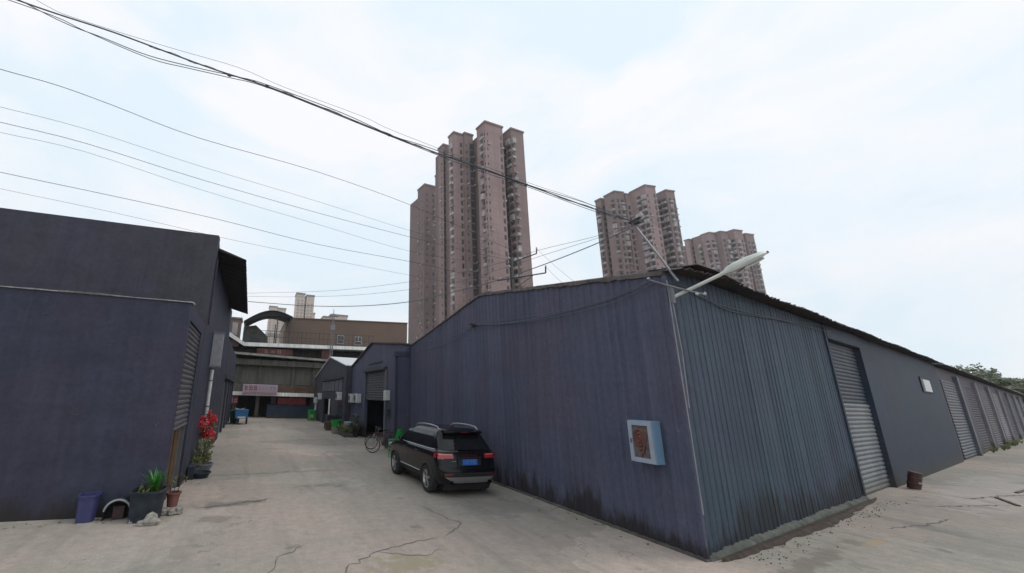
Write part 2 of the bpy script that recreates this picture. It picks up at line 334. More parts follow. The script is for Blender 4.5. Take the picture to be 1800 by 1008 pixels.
# ---------------------------------------------------------------- builders
ORG = {}
def lin(a, b, n): return [a + (b - a) * i / n for i in range(n + 1)]
class MB:
    def __init__(s): s.v = []; s.f = []
    def add(s, vs, fs):
        o = len(s.v); s.v += [Vector(v) for v in vs]; s.f += [tuple(i + o for i in f) for f in fs]; return s
    def box(s, a, b, mtx=None):
        x0, y0, z0 = a; x1, y1, z1 = b
        vs = [Vector(p) for p in ((x0, y0, z0), (x1, y0, z0), (x1, y1, z0), (x0, y1, z0), (x0, y0, z1), (x1, y0, z1), (x1, y1, z1), (x0, y1, z1))]
        if mtx: vs = [mtx @ v for v in vs]
        return s.add(vs, [(0, 3, 2, 1), (4, 5, 6, 7), (0, 1, 5, 4), (1, 2, 6, 5), (2, 3, 7, 6), (3, 0, 4, 7)])
    def rbox(s, a, b, r=0.02, mtx=None):
        """box with chamfered edges"""
        bm = bmesh.new(); bmesh.ops.create_cube(bm, size=1)
        a, b = Vector(a), Vector(b)
        for v in bm.verts: v.co = Vector(((a[i] + b[i]) / 2 + v.co[i] * (b[i] - a[i]) for i in range(3)))
        bmesh.ops.bevel(bm, geom=bm.edges[:], offset=r, segments=2, affect='EDGES', profile=0.6)
        bm.verts.index_update()
        s.add([(mtx @ v.co if mtx else v.co) for v in bm.verts], [tuple(v.index for v in f.verts) for f in bm.faces]); bm.free(); return s
    def quad(s, *p): return s.add(p, [tuple(range(len(p)))])
    def prism(s, pts, ext):
        """planar outline pts extruded by vector ext"""
        n = len(pts); e = Vector(ext); vs = [Vector(p) for p in pts]; vs += [p + e for p in vs]
        fs = [tuple(range(n))[::-1], tuple(range(n, 2 * n))] + [(i, (i + 1) % n, n + (i + 1) % n, n + i) for i in range(n)]
        return s.add(vs, fs)
    def tube(s, pts, r, n=8, cap=True):
        pts = [Vector(p) for p in pts]; rs = r if isinstance(r, (list, tuple)) else [r] * len(pts)
        vs = []; fs = []; prev = None
        for i, p in enumerate(pts):
            d = (pts[min(i + 1, len(pts) - 1)] - pts[max(i - 1, 0)]).normalized()
            a = d.orthogonal().normalized() if prev is None else (prev - d * prev.dot(d)).normalized()
            prev = a; b = d.cross(a)
            for k in range(n):
                t = 2 * math.pi * k / n; vs.append(p + (a * math.cos(t) + b * math.sin(t)) * rs[i])
        for i in range(len(pts) - 1):
            for k in range(n): fs.append((i * n + k, i * n + (k + 1) % n, (i + 1) * n + (k + 1) % n, (i + 1) * n + k))
        if cap: fs += [tuple(range(n))[::-1], tuple((len(pts) - 1) * n + k for k in range(n))]
        return s.add(vs, fs)
    def lathe(s, prof, c=(0, 0, 0), n=20, axis='z', cap=True):
        vs = []; c = Vector(c)
        for r, h in prof:
            for k in range(n):
                t = 2 * math.pi * k / n
                p = {'z': (r * math.cos(t), r * math.sin(t), h), 'x': (h, r * math.cos(t), r * math.sin(t)), 'y': (r * math.sin(t), h, r * math.cos(t))}[axis]
                vs.append(c + Vector(p))
        fs = [(i * n + k, i * n + (k + 1) % n, (i + 1) * n + (k + 1) % n, (i + 1) * n + k) for i in range(len(prof) - 1) for k in range(n)]
        if cap: fs += [tuple(range(n))[::-1], tuple((len(prof) - 1) * n + k for k in range(n))]
        return s.add(vs, fs)
    def rock(s, c, r, seed=0, sq=(1, 1, 0.7)):
        bm = bmesh.new(); bmesh.ops.create_icosphere(bm, subdivisions=2, radius=1); rd = random.Random(seed)
        ph = [rd.uniform(0, 6) for _ in range(6)]
        for v in bm.verts:
            k = 1 + 0.16 * math.sin(3 * v.co.x + ph[0]) + 0.14 * math.sin(4 * v.co.y + ph[1]) + 0.12 * math.sin(5 * v.co.z + ph[2]) + rd.uniform(-.07, .07)
            v.co = Vector((v.co.x * sq[0], v.co.y * sq[1], v.co.z * sq[2])) * r * k + Vector(c)
        bm.verts.index_update(); s.add([v.co for v in bm.verts], [tuple(v.index for v in f.verts) for f in bm.faces]); bm.free(); return s
    def build(s, name, mat, parent=None, world=True, smooth=False):
        me = bpy.data.meshes.new(name)
        o = Vector((0, 0, 0))
        if parent is not None and world: o = ORG.get(parent.name, Vector((0, 0, 0)))
        me.from_pydata([v - o for v in s.v], [], s.f); me.update()
        if mat: me.materials.append(mat)
        bm = bmesh.new(); bm.from_mesh(me); bmesh.ops.recalc_face_normals(bm, faces=bm.faces[:]); bm.to_mesh(me); bm.free()
        if smooth:
            for p in me.polygons: p.use_smooth = True
            me.set_sharp_from_angle(angle=R(40))
        ob = bpy.data.objects.new(name, me); COL.objects.link(ob)
        if parent is not None: ob.parent = parent; ORG[ob.name] = o
        return ob
def tag(o, label, cat, group=None):
    o['label'] = label; o['category'] = cat
    if group: o['group'] = group
    return o
def thing(name, label, cat, loc=(0, 0, 0), rz=0.0, group=None):
    o = bpy.data.objects.new(name, None); COL.objects.link(o); o.empty_display_size = 0.3
    o.location = loc; o.rotation_euler = (0, 0, rz); ORG[o.name] = Vector(loc)
    return tag(o, label, cat, group)
def struct(name, mb, mat, smooth=False):
    o = mb.build(name, mat, smooth=smooth); o['kind'] = 'structure'; return o
def dup(root, loc, rz, label, group=None):
    r = root.copy(); COL.objects.link(r); r.location = loc; r.rotation_euler = (0, 0, rz); r['label'] = label
    if group: r['group'] = group
    for ch in list(root.children):
        c = ch.copy(); COL.objects.link(c); c.parent = r
        for gch in list(ch.children):
            d = gch.copy(); COL.objects.link(d); d.parent = c
    return r

# corrugated sheet standing on p0 and running along unit vector u, outward normal n
def corr(mb, p0, u, n, length, top, bot=lambda t: 0.0, pitch=0.2, depth=0.022, seed=0, wob=0.0):
    p0, u, n = Vector(p0), Vector(u), Vector(n); rd = random.Random(seed)
    prof = [(0.0, 0), (0.50, 0), (0.60, 1), (0.90, 1)]
    ts = []
    t = 0.0
    while t < length:
        for a, d in prof:
            if t + a * pitch < length: ts.append((t + a * pitch, d))
        t += pitch
    ts.append((length, 0))
    vs = []
    for t, d in ts:
        jit = rd.uniform(-wob, wob)
        q = p0 + u * t + n * (d * depth + jit)
        vs.append(Vector((q.x, q.y, bot(t)))); vs.append(Vector((q.x, q.y, top(t) + rd.uniform(-wob, wob))))
    mb.add(vs, [(2 * i, 2 * i + 2, 2 * i + 3, 2 * i + 1) for i in range(len(ts) - 1)])
    return mb
# roller shutter curtain: horizontal ribs between z0 and z1
def slats(mb, p0, u, n, length, z0, z1, pitch=0.10, depth=0.028, curve=None):
    p0, u, n = Vector(p0), Vector(u), Vector(n); k = int(round((z1 - z0) / pitch)); pitch = (z1 - z0) / k
    zs = []
    for i in range(k):
        for a, d in ((0, 0), (0.25, 0.75), (0.5, 1), (0.75, 0.75), (0.92, 0)): zs.append((z0 + (i + a) * pitch, d * depth))
    zs.append((z1, 0))
    vs = []
    for z, d in zs:
        for t in (0, length):
            q = p0 + u * t + n * d; vs.append(Vector((q.x, q.y, z)))
    mb.add(vs, [(2 * i, 2 * i + 1, 2 * i + 3, 2 * i + 2) for i in range(len(zs) - 1)])
    return mb
def obox(mb, p0, u, n, t0, t1, d0, d1, z0, z1):
    """box in wall coordinates: t along u, d along outward normal n"""
    p0, u, n = Vector((p0[0], p0[1], 0)), Vector(u), Vector(n)
    pts = [p0 + u * t + n * d for t, d in ((t0, d0), (t1, d0), (t1, d1), (t0, d1))]
    mb.prism([Vector((q.x, q.y, z0)) for q in pts], (0, 0, z1 - z0)); return mb

# ---------------------------------------------------------------- ground
g = MB()
S = 600.0
g.quad((-S, -S, 0), (S, -S, 0), (S, S, 0), (-S, S, 0))
ground = struct('ground', g, M['ground'])
def strip(mb, pts, w, z=0.004, seed=0, jit=0.35):
    rd = random.Random(seed); P = []
    for i in range(len(pts) - 1):
        a, b = Vector(pts[i] + (0,)), Vector(pts[i + 1] + (0,)); k = max(2, int((b - a).length / 0.12))
        for j in range(k):
            q = a.lerp(b, j / k); P.append(q + Vector((rd.uniform(-.05, .05), rd.uniform(-.05, .05), 0)))
    P.append(Vector(pts[-1] + (0,)))
    vs = []
    for i, q in enumerate(P):
        d = (P[min(i + 1, len(P) - 1)] - P[max(0, i - 1)]).normalized(); nn = Vector((-d.y, d.x, 0))
        e = min(1, min(i, len(P) - 1 - i) / 4 + 0.15); ww = w * e * rd.uniform(1 - jit, 1 + jit) / 2
        vs += [Vector((q.x + nn.x * ww, q.y + nn.y * ww, z)), Vector((q.x - nn.x * ww, q.y - nn.y * ww, z))]
    mb.add(vs, [(2 * i, 2 * i + 2, 2 * i + 3, 2 * i + 1) for i in range(len(P) - 1)])
for i, (pts, wd) in enumerate([
    ([(-1.3, 13.45), (0.8, 13.62), (2.6, 13.75), (3.9, 13.8)], 0.045),
    ([(1.0, 5.6), (1.7, 6.35), (2.2, 6.75), (2.9, 7.0), (3.6, 7.1)], 0.035),
    ([(3.6, 7.1), (4.3, 7.7), (4.15, 8.5), (4.05, 9.1)], 0.03),
    ([(2.2, 6.75), (2.9, 6.4), (3.3, 6.6)], 0.03),
    ([(0.4, 6.1), (0.7, 6.9), (1.2, 7.4)], 0.025),
    ([(-0.9, 9.9), (0.1, 10.25), (0.8, 10.5)], 0.14),
    ([(2.05, 11.6), (2.6, 11.4), (3.0, 11.75)], 0.05),
    ([(13.2, 5.3), (14.6, 5.2), (16.2, 5.3)], 0.05),
    ([(17.6, 6.1), (19.1, 5.8), (20.4, 5.6)], 0.07),
    ([(20.2, 6.3), (22.8, 6.2), (24.3, 6.0)], 0.08),
    ([(-1.2, 24.0), (2.0, 24.2), (5.6, 24.3)], 0.05),
]):
    mb = MB(); strip(mb, pts, wd * .72, seed=i, jit=.6); o = mb.build('ground_crack', M['crack'], ground)
# ---------------------------------------------------------------- corner warehouse
GX = 7.34
VC = Vector((0.98044, 0.19681, 0)); NC = Vector((0.19681, -0.98044, 0))
CO = Vector((GX, 5.09, 0))
WH = thing('warehouse', 'big slate painted warehouse with corrugated gable wall on the street corner', 'warehouse', (GX, 5.09, 0))
Y1 = 17.95; RY = 11.42; RZ = 6.02; EZ = 4.92
def gable_top(t):
    y = 5.09 + t
    return EZ + (RZ - EZ) * (y - 5.09) / (RY - 5.09) if y < RY else EZ + (RZ - EZ) * (Y1 - y) / (Y1 - RY)
mb = MB(); corr(mb, CO, (0, 1, 0), (-1, 0, 0), Y1 - 5.09, gable_top, pitch=0.2, seed=1, wob=0.003)
mb.build('gable_wall', M['gable'], WH)
# ledge (foot strip)
mb = MB(); mb.box((GX - 0.09, 5.02, 0), (GX + .05, Y1, 0.035)); mb.build('plinth', flat('damp_plinth', (0.085, 0.08, 0.07), .9, var=.4, scale=4), WH)
# right-hand wall: sheet, door, plaster
SL = 9.6; D0, D1 = 9.75, 13.5; DEP = -0.14
mb = MB(); corr(mb, CO, VC, NC, SL, lambda t: 5.06, pitch=0.22, depth=0.013, seed=2, wob=0.004)
mb.build('side_wall', M['side'], WH)
mb = MB(); obox(mb, CO, VC, NC, SL, D0, -0.25, 0.05, 0, 5.06); obox(mb, CO, VC, NC, D1, D1 + 0.12, -0.25, 0.04, 0, 5.06)
obox(mb, CO, VC, NC, D0, D1, -0.25, 0.06, 4.62, 5.06); mb.build('door_frame', M['plaster'], WH)
mb = MB(); slats(mb, CO + VC * D0 + NC * DEP, VC, NC, D1 - D0, 2.66, 4.62, 0.12, 0.03)
rs = mb.build('roller_shutter', M['shut_blue'], WH)
mb = MB(); slats(mb, CO + VC * D0 + NC * (DEP + 0.02), VC, NC, D1 - D0, 0.02, 2.66, 0.13, 0.035)
lo = mb.build('lower_curtain', M['shut_silver'], rs)
mb = MB(); obox(mb, CO, VC, NC, D1 + .12, 29.0, -0.25, 0.03, 0, 5.06); mb.build('plaster_wall', M['plaster'], WH)
# low concrete kerb in front of the corrugated wall
mb = MB()
P0 = CO
def wallpt(s, d, z): q = CO + VC * s + NC * d; return Vector((q.x, q.y, z))
pts = []
rd = random.Random(3)
n = 40
vs = []
for i in range(n + 1):
    s = 0.04 + (SL - .04) * i / n
    wv = 0.075 + rd.uniform(-.03, .03); h = 0.07 + rd.uniform(-.025, .02)
    h *= min(1, .35 + i * .15); vs += [wallpt(s, 0.0, h + .03), wallpt(s, wv, h), wallpt(s, wv + .05, -0.01)]
fs = []
for i in range(n):
    a = 3 * i; fs += [(a, a + 3, a + 4, a + 1), (a + 1, a + 4, a + 5, a + 2)]
mb.add(vs, fs); mb.build('kerb', flat('mossy_kerb', (0.095, 0.10, 0.085), .9, var=.4, scale=5, bump=.5), WH)
# the window with a paper taped in it
mb = MB(); obox(mb, CO, VC, NC, 23.3, 25.7, 0.031, 0.06, 3.42, 4.06)
wn = mb.build('window', M['shut_dark'], WH)
mb = MB(); obox(mb, CO, VC, NC, 23.9, 25.65, 0.06, 0.07, 3.44, 4.0); mb.build('paper_sheet', M['paper'], wn)
mb = MB()
for a, b, c, d in ((23.25, 25.75, 3.38, 3.42), (23.25, 25.75, 4.06, 4.10), (23.25, 23.3, 3.42, 4.06), (25.7, 25.75, 3.42, 4.06)): obox(mb, CO, VC, NC, a, b, 0.031, 0.075, c, d)
mb.build('window_frame', M['plaster'], wn)
# roof: two corrugated slopes with a ragged, wavy eave
OV = 0.36
def eave(s):
    q = CO + VC * s + NC * OV; return Vector((q.x, q.y, 4.945 + 0.12 * min(1, max(0, s / 2.2)) + 0.02 * math.sin(s * 1.1)))
def ridge(s):
    q = Vector((GX, RY, 0)) + VC * s; return Vector((q.x, q.y, RZ + .04))
def roof_slope(mb, fa, fb, s0, s1, pitch=0.19, amp=0.022, thick=0.012, seed=4):
    rd = random.Random(seed); vs = []; k = int((s1 - s0) / (pitch / 4)); 
    for i in range(k + 1):
        s = s0 + (s1 - s0) * i / k; z = amp * math.sin(2 * math.pi * s / pitch)
        a, b = fa(s), fb(s); j = rd.uniform(-.012, .012)
        d = (a - b).normalized(); a = a + d * (j * 3)
        vs += [a + Vector((0, 0, z)), b + Vector((0, 0, z)), a + Vector((0, 0, z - thick)), b + Vector((0, 0, z - thick))]
    fs = []
    for i in range(k):
        o = 4 * i; fs += [(o, o + 4, o + 5, o + 1), (o + 2, o + 3, o + 7, o + 6), (o, o + 2, o + 6, o + 4)]
    mb.add(vs, fs + [(0, 1, 3, 2), (4 * k, 4 * k + 2, 4 * k + 3, 4 * k + 1)])
mb = MB(); roof_slope(mb, eave, ridge, -0.05, 29.0)
def eave2(s):
    q = Vector((GX, Y1 + .15, 0)) + VC * s; return Vector((q.x, q.y, EZ))
roof_slope(mb, eave2, ridge, -0.05, 29.0, seed=9)
mb.build('roof', M['roof_dark'], WH)
# verge along the gable: ragged cement strip
mb = MB(); rd = random.Random(11); k = 90; vs = []
for i in range(k + 1):
    t = (Y1 - 5.09) * i / k; z = gable_top(t); y = 5.09 + t
    big = 1.0 if y < RY + 0.3 else 0.5
    up = (0.045 + rd.uniform(-.012, .012)) * big; dn = (0.035 + rd.uniform(-.015, .03)) * big; xo = GX - 0.06
    vs += [(xo, y, z - dn), (xo, y, z + up), (GX + .12, y, z + up), (GX + .12, y, z - dn)]
fs = []
for i in range(k):
    o = 4 * i
    for j in range(4): fs.append((o + j, o + 4 + j, o + 4 + (j + 1) % 4, o + (j + 1) % 4))
mb.add(vs, fs + [(0, 1, 2, 3), (4 * k, 4 * k + 3, 4 * k + 2, 4 * k + 1)]); mb.build('verge_trim', M['verge'], WH)
# bent sheet curling up at the corner of the roof
mb = MB()
pts = [wallpt(0.1, 0.33, 5.01), wallpt(0.55, 0.39, 5.12), wallpt(1.3, 0.41, 5.13), wallpt(2.6, 0.39, 5.08)]
bk = [wallpt(0.1, -0.3, 5.08), wallpt(0.55, -0.3, 5.17), wallpt(1.3, -0.4, 5.22), wallpt(2.6, -0.5, 5.22)]
mb.add(pts + bk + [p - Vector((0, 0, .015)) for p in pts + bk], [(0, 1, 5, 4), (1, 2, 6, 5), (2, 3, 7, 6), (8, 12, 13, 9), (9, 13, 14, 10), (10, 14, 15, 11), (0, 8, 9, 1), (1, 9, 10, 2), (2, 10, 11, 3), (0, 4, 12, 8)])
mb.build('loose_roof_sheet', M['roof_dark'], WH)
# corner trim and pale pipes
mb = MB(); mb.box((GX - .045, 5.03, 0.02), (GX + .02, 5.09, 4.86)); mb.build('corner_trim', M['gable'], WH)
mb = MB(); mb.tube([(GX - .05, 4.99, 4.75), (GX - .055, 4.985, 3.2), (GX - .035, 4.99, 2.0), (GX - .045, 4.985, 0.7)], 0.009, 6)
mb.tube([(GX - .02, 4.97, 4.5), (GX + .03, 4.965, 3.4), (GX + .0, 4.975, 2.4)], 0.009, 6); mb.build('conduit', M['pale_pipe'], WH)
# bracket on the gable where the cables are tied
mb = MB(); mb.box((GX - .25, 11.86, 4.98), (GX - .0, 11.92, 5.03)); mb.box((GX - .09, 11.75, 4.97), (GX - .03, 12.1, 5.04)); mb.build('cable_bracket', M['dark_steel'], WH)

# ---------------------------------------------------------------- storage row further along the right-hand wall
RW = thing('storage_row', 'long row of lock-up units with roller shutters and pale pilasters past the warehouse', 'storage units', tuple(wallpt(29, 0, 0)))
mb = MB(); obox(mb, CO, VC, NC, 29.0, 97, -1.2, -0.05, 0, 5.0); mb.build('wall', M['row'], RW)
s = 30.2
while s < 90:
    mb = MB(); slats(mb, CO + VC * s + NC * -0.046, VC, NC, 5.2, 0.02, 4.3, 0.16, 0.04); mb.build('roller_shutter', M[('shut_grey', 'row', 'shut_dark', 'pil', 'row', 'shut_blue', 'shut_grey')[int((s - 30) / 8.6) % 7]], RW)
    mb = MB(); obox(mb, CO, VC, NC, s + 5.2, s + 5.9, -0.05, 0.12, 0, 4.7); mb.build('pilaster', M['shut_grey'] if s < 34 else M['pil'], RW)
    mb = MB(); obox(mb, CO, VC, NC, s + 5.9, s + 8.6, -0.05, 0.03, 0, 4.6); mb.build('bay_wall', M['row'], RW)
    s += 8.6
mb = MB(); roof_slope(mb, lambda s: Vector((*(CO + VC * s + NC * 0.4).xy, 5.03)), lambda s: Vector((*(CO + VC * s - NC * 6).xy, 5.95)), 29.0, 62, pitch=0.4)
roof_slope(mb, lambda s: Vector((*(CO + VC * s + NC * 0.45).xy, 5.0)), lambda s: Vector((*(CO + VC * s - NC * 6).xy, 5.9)), 62.0, 97, pitch=0.8)
mb.build('roof', M['roof_dark'], RW)
mb = MB(); obox(mb, CO, VC, NC, 62, 97, 0.43, 0.5, 5.0, 5.08); mb.build('gutter', M['coping'], RW)

mb = MB(); rd = random.Random(91)
for k in range(20):
    s_ = rd.uniform(38, 60); b_ = wallpt(s_, rd.uniform(.2, .5), 0)
    for q in range(26):
        a = rd.uniform(0, 6.28); h_ = rd.uniform(.10, .34); e = Vector((math.cos(a), math.sin(a), 0)) * h_ * .5
        mb.add([b_ + e * .1, b_ + e + Vector((.03, 0, h_)), b_ + e + Vector((-.03, .02, h_ * .9))], [(0, 1, 2)])
wd_ = mb.build('weeds', M['leaf_dull']); wd_['kind'] = 'stuff'; tag(wd_, 'low weeds growing along the foot of the storage row', 'weeds')

# ---------------------------------------------------------------- soil and litter along the kerb
mb = MB(); rd = random.Random(21); vs = []; n = 60
for i in range(n + 1):
    s = 0.15 + 9.9 * i / n; env = math.sin(math.pi * min(1, max(0, i / n)) ** .8) ** .6 if 0 < i < n else 0
    wv = 0.17 + env * (0.08 + 0.06 * abs(math.sin(i * .37)) + rd.uniform(0, .05) + (0.06 if 4 < s < 7 else 0))
    vs += [wallpt(s, 0.15, 0.05), wallpt(s, 0.15 + (wv - .15) * .5, 0.045 + rd.uniform(0, .02)), wallpt(s, wv, 0.003)]
fs = []
for i in range(n):
    a = 3 * i; fs += [(a, a + 3, a + 4, a + 1), (a + 1, a + 4, a + 5, a + 2)]
mb.add(vs, fs)
for k in range(160):
    s = rd.uniform(.6, 10.2); d = .3 + abs(rd.gauss(0, .22)); mb.rock(wallpt(s, d, 0.01), rd.uniform(.004, .013), seed=k)
so = mb.build('soil_strip', M['soil']); so['kind'] = 'stuff'; so['label'] = 'brown soil and crumbs lying along the foot of the corrugated wall'; so['category'] = 'soil'

mb = MB(); rd = random.Random(61)
for k in range(150):
    w_ = rd.random()
    if w_ < .4: p = Vector((GX - .1 - abs(rd.gauss(0, .25)), rd.uniform(5.2, 17.5), .008))
    elif w_ < .6: p = Vector((-1.45 + abs(rd.gauss(0, .3)), rd.uniform(10, 22), .008))
    elif w_ < .75: p = Vector((rd.uniform(-5, -1.4), 9.55 - abs(rd.gauss(0, .2)), .008))
    else: p = wallpt(rd.uniform(10, 34), .2 + abs(rd.gauss(0, .8)), .008)
    a = rd.uniform(0, 6.28); r_ = rd.uniform(.015, .05); e = Vector((math.cos(a), math.sin(a), 0)) * r_; f_ = Vector((-e.y, e.x, 0)) * .5
    mb.add([p - e, p + f_ + Vector((0, 0, .01)), p + e + Vector((0, 0, .006)), p - f_], [(0, 1, 2, 3)])
ll = mb.build('leaf_litter', flat('dry_leaf', (0.11, 0.08, 0.05), .9, var=.5, scale=3)); ll['kind'] = 'stuff'; tag(ll, 'dry leaves and scraps scattered on the concrete along the wall feet', 'litter')

# ---------------------------------------------------------------- fire cabinet on the gable
FC = thing('fire_cabinet', 'pale blue fire hose cabinet with glass door on the gable wall', 'fire cabinet', (GX - .03, 5.78, 1.38))
mb = MB(); mb.rbox((GX - 0.24, 5.53, 1.38), (GX - .022, 6.02, 2.14), 0.012); mb.build('case', M['blue_box'], FC)
mb = MB(); X = GX - 0.24
for a in ((5.535, 5.61, 1.39, 2.13), (5.94, 6.015, 1.39, 2.13), (5.61, 5.94, 1.39, 1.47), (5.61, 5.94, 2.05, 2.13)): mb.box((X - .03, a[0], a[2]), (X - .002, a[1], a[3]))
dr = mb.build('door_frame', M['box_frame'], FC)
mb = MB(); mb.box((X - .006, 5.61, 1.47), (X - .001, 5.94, 2.05)); mb.build('pane', M['clear_dark'], dr)
mb = MB()
for q_, r_ in ((.11, .02), (.07, .022), (.03, .024)): mb.tube([(X - .02, 5.80 + q_ * math.cos(t), 1.80 + q_ * 1.6 * math.sin(t)) for t in lin(0, 6.28, 20)], r_, 6, cap=False)
mb.tube([(X - .02, 5.72, 1.72), (X - .02, 5.74, 1.58), (X - .02, 5.80, 1.50)], .02, 6); mb.build('hose', M['hose'], FC, smooth=True)
mb = MB(); mb.box((X - .036, 5.96, 1.72), (X - .03, 5.985, 1.80)); mb.build('handle', M['dark_steel'], FC)
mb = MB(); mb.box((X - .012, 5.65, 1.86), (X - .007, 5.75, 1.98)); mb.build('notice', flat('brown_notice', (.13, .08, .06), .6, var=.4, scale=30), FC)

# ---------------------------------------------------------------- street lamp at the corner
SLT = thing('street_lamp', 'pale street lamp head on an angled arm fixed to the warehouse corner', 'street lamp', (7.36, 4.97, 4.42))
A0 = Vector((7.36, 4.97, 4.42)); A1 = Vector((7.97, 4.43, 4.81)); A2 = Vector((8.47, 4.02, 5.13))
mb = MB(); mb.tube([A0, A0.lerp(A1, .5), A1 + (A2 - A1) * .1], 0.033, 10); mb.build('arm', M['lamp'], SLT, smooth=True)
mb = MB(); mb.box((7.30, 4.93, 4.30), (7.36, 4.985, 4.62)); mb.build('wall_bracket', M['steel'], SLT)
d = (A2 - A1).normalized(); up = Vector((0, 0, 1)); up = (up - d * up.dot(d)).normalized(); sd_ = d.cross(up)
mb = MB(); vs = []; LN = (A2 - A1).length
stn = [(-.06, .035, .035, .0), (.05, .055, .05, .0), (.15, .10, .085, .0), (.35, .14, .10, -.02), (.65, .15, .095, -.035), (.9, .12, .07, -.035), (1.02, .06, .03, -.02)]
for tt, hw, hh, lowz in stn:
    for k in range(12):
        a = 2 * math.pi * k / 12
        zz = math.sin(a); zz = zz * hh if zz > 0 else max(-.6, zz) * hh
        vs.append(A1 + d * (tt * LN) + sd_ * (math.cos(a) * hw) + up * zz)
fs = [(i * 12 + k, i * 12 + (k + 1) % 12, (i + 1) * 12 + (k + 1) % 12, (i + 1) * 12 + k) for i in range(len(stn) - 1) for k in range(12)]
fs += [tuple(range(12))[::-1], tuple(len(stn) * 12 - 12 + k for k in range(12))]
mb.add(vs, fs); hd = mb.build('lamp_head', M['lamp'], SLT, smooth=True)
mb = MB(); mb.prism([A1 + d * (t * LN) + sd_ * s_ + up * -.085 for t, s_ in ((.40, -.095), (.86, -.085), (.86, .085), (.40, .095))], up * .035); mb.build('lens', M['lens'], hd)
mb = MB(); mb.prism([A1 + d * (t * LN) + sd_ * s_ + up * -.022 for t, s_ in ((.93, -.07), (1.06, -.05), (1.06, .05), (.93, .07))], up * .04); mb.build('end_cap', M['rim_dark'], hd)

# ---------------------------------------------------------------- bracket post on the corner, carrying the cables
BP = thing('cable_post', 'leaning steel cable post on the warehouse roof corner above the street lamp', 'cable post', (7.4, 4.95, 4.7))
mb = MB(); mb.tube([(7.37, 4.84, 4.70), (7.36, 5.2, 5.47), (7.34, 5.56, 6.22)], 0.022, 6); mb.build('post', M['steel'], BP)
mb = MB(); mb.tube([(7.34, 5.62, 6.22), (7.34, 5.36, 6.24)], 0.03, 6); mb.box((7.30, 5.38, 6.14), (7.40, 5.52, 6.2)); mb.build('crossarm', M['dark_steel'], BP)
for yy in (5.42, 5.34):
    mb = MB(); mb.lathe([(.02, 0), (.035, .02), (.03, .05), (.035, .07), (.012, .09)], (7.34, yy, 6.24), 8); mb.build('insulator', M['porcelain'], BP, smooth=True)
mb = MB(); mb.tube([(7.26, 5.32, 4.85), (7.24, 5.0, 4.66), (7.5, 4.75, 4.5), (7.62, 4.6, 4.42)], 0.02, 6); mb.build('tie_bar', M['steel'], BP)
for yy, xx, zz in ((5.31, 7.25, 4.87), (4.58, 7.62, 4.42), (4.66, 7.55, 4.43)):
    mb = MB(); mb.rock((xx, yy, zz), .028, seed=int(zz * 100), sq=(1, 1, 1)); mb.build('insulator', M['porcelain'], BP, smooth=True)

# ---------------------------------------------------------------- cables
def sagged(a, b, sag, n=22, kink=0.0, seed=0):
    a, b = Vector(a), Vector(b); rd = random.Random(seed)
    return [a.lerp(b, i / n) - Vector((0, 0, 4 * sag * (i / n) * (1 - i / n))) + (Vector((rd.uniform(-kink, kink), rd.uniform(-kink, kink), rd.uniform(-kink, kink))) if 0 < i < n else Vector()) for i in range(n + 1)]
POST = (7.34, 5.52, 6.2)
CB = thing('cable_bundle', 'thick bundle of black cables sweeping from the corner post to the upper left', 'cables', POST)
E1 = (-3.5, 5.56, 7.5)

W = {}
W['main1'] = [(7.34, 5.54, 6.22), (6.30, 5.60, 6.36), (4.82, 5.68, 6.60), (3.69, 5.74, 6.78), (2.64, 5.80, 6.95), (1.86, 5.84, 7.10), (0.60, 5.91, 7.37), (-0.28, 5.96, 7.54), (-1.10, 6.00, 7.63), (-1.81, 6.04, 7.75), (-2.64, 6.09, 7.90), (-3.42, 6.13, 7.99), (-3.94, 6.16, 8.07), (-4.59, 6.19, 8.20)]
W['main2'] = [(7.34, 5.54, 6.22), (6.16, 5.60, 6.45), (4.67, 5.67, 6.62), (2.74, 5.76, 6.96), (1.95, 5.79, 7.05), (1.00, 5.84, 7.30), (-0.28, 5.90, 7.52), (-0.74, 5.92, 7.54), (-1.43, 5.95, 7.53), (-2.09, 5.98, 7.55), (-2.73, 6.01, 7.68), (-3.35, 6.04, 7.81), (-4.54, 6.09, 8.25)]
W['main3'] = [(7.34, 5.54, 6.22), (6.37, 5.60, 6.30), (4.90, 5.70, 6.57), (3.47, 5.78, 6.78), (1.87, 5.88, 7.11), (-0.18, 6.01, 7.55), (-0.93, 6.06, 7.60), (-1.54, 6.10, 7.61), (-2.12, 6.13, 7.63), (-3.05, 6.19, 7.87), (-3.53, 6.22, 8.02), (-4.69, 6.29, 8.20)]
W['loose'] = [(7.34, 5.54, 6.22), (5.72, 5.59, 6.51), (4.77, 5.62, 6.62), (2.03, 5.70, 7.07), (1.39, 5.72, 7.23), (0.00, 5.76, 7.44), (-0.74, 5.78, 7.60), (-1.75, 5.81, 7.65), (-2.91, 5.85, 7.74), (-3.43, 5.86, 7.84), (-4.39, 5.89, 8.30)]
W['u1'] = [(19.20, 23.69, 13.45), (14.61, 22.27, 13.66), (8.29, 20.31, 13.96), (2.17, 18.41, 13.77), (-3.30, 16.72, 13.19), (-6.27, 15.80, 13.22), (-7.92, 15.28, 13.19), (-9.34, 14.84, 13.00), (-10.13, 14.60, 13.00)]
W['u2'] = [(19.08, 24.75, 13.45), (15.62, 23.87, 13.43), (9.10, 22.22, 13.17), (2.56, 20.57, 13.21), (-3.55, 19.02, 13.15), (-7.92, 17.92, 13.24), (-10.50, 17.27, 13.05), (-11.42, 17.04, 13.00)]
W['u3'] = [(19.08, 24.75, 13.40), (15.68, 23.98, 13.11), (9.23, 22.53, 12.87), (2.67, 21.05, 12.74), (-3.57, 19.64, 12.78), (-8.10, 18.62, 12.96), (-10.81, 18.01, 12.82), (-11.77, 17.80, 12.80)]
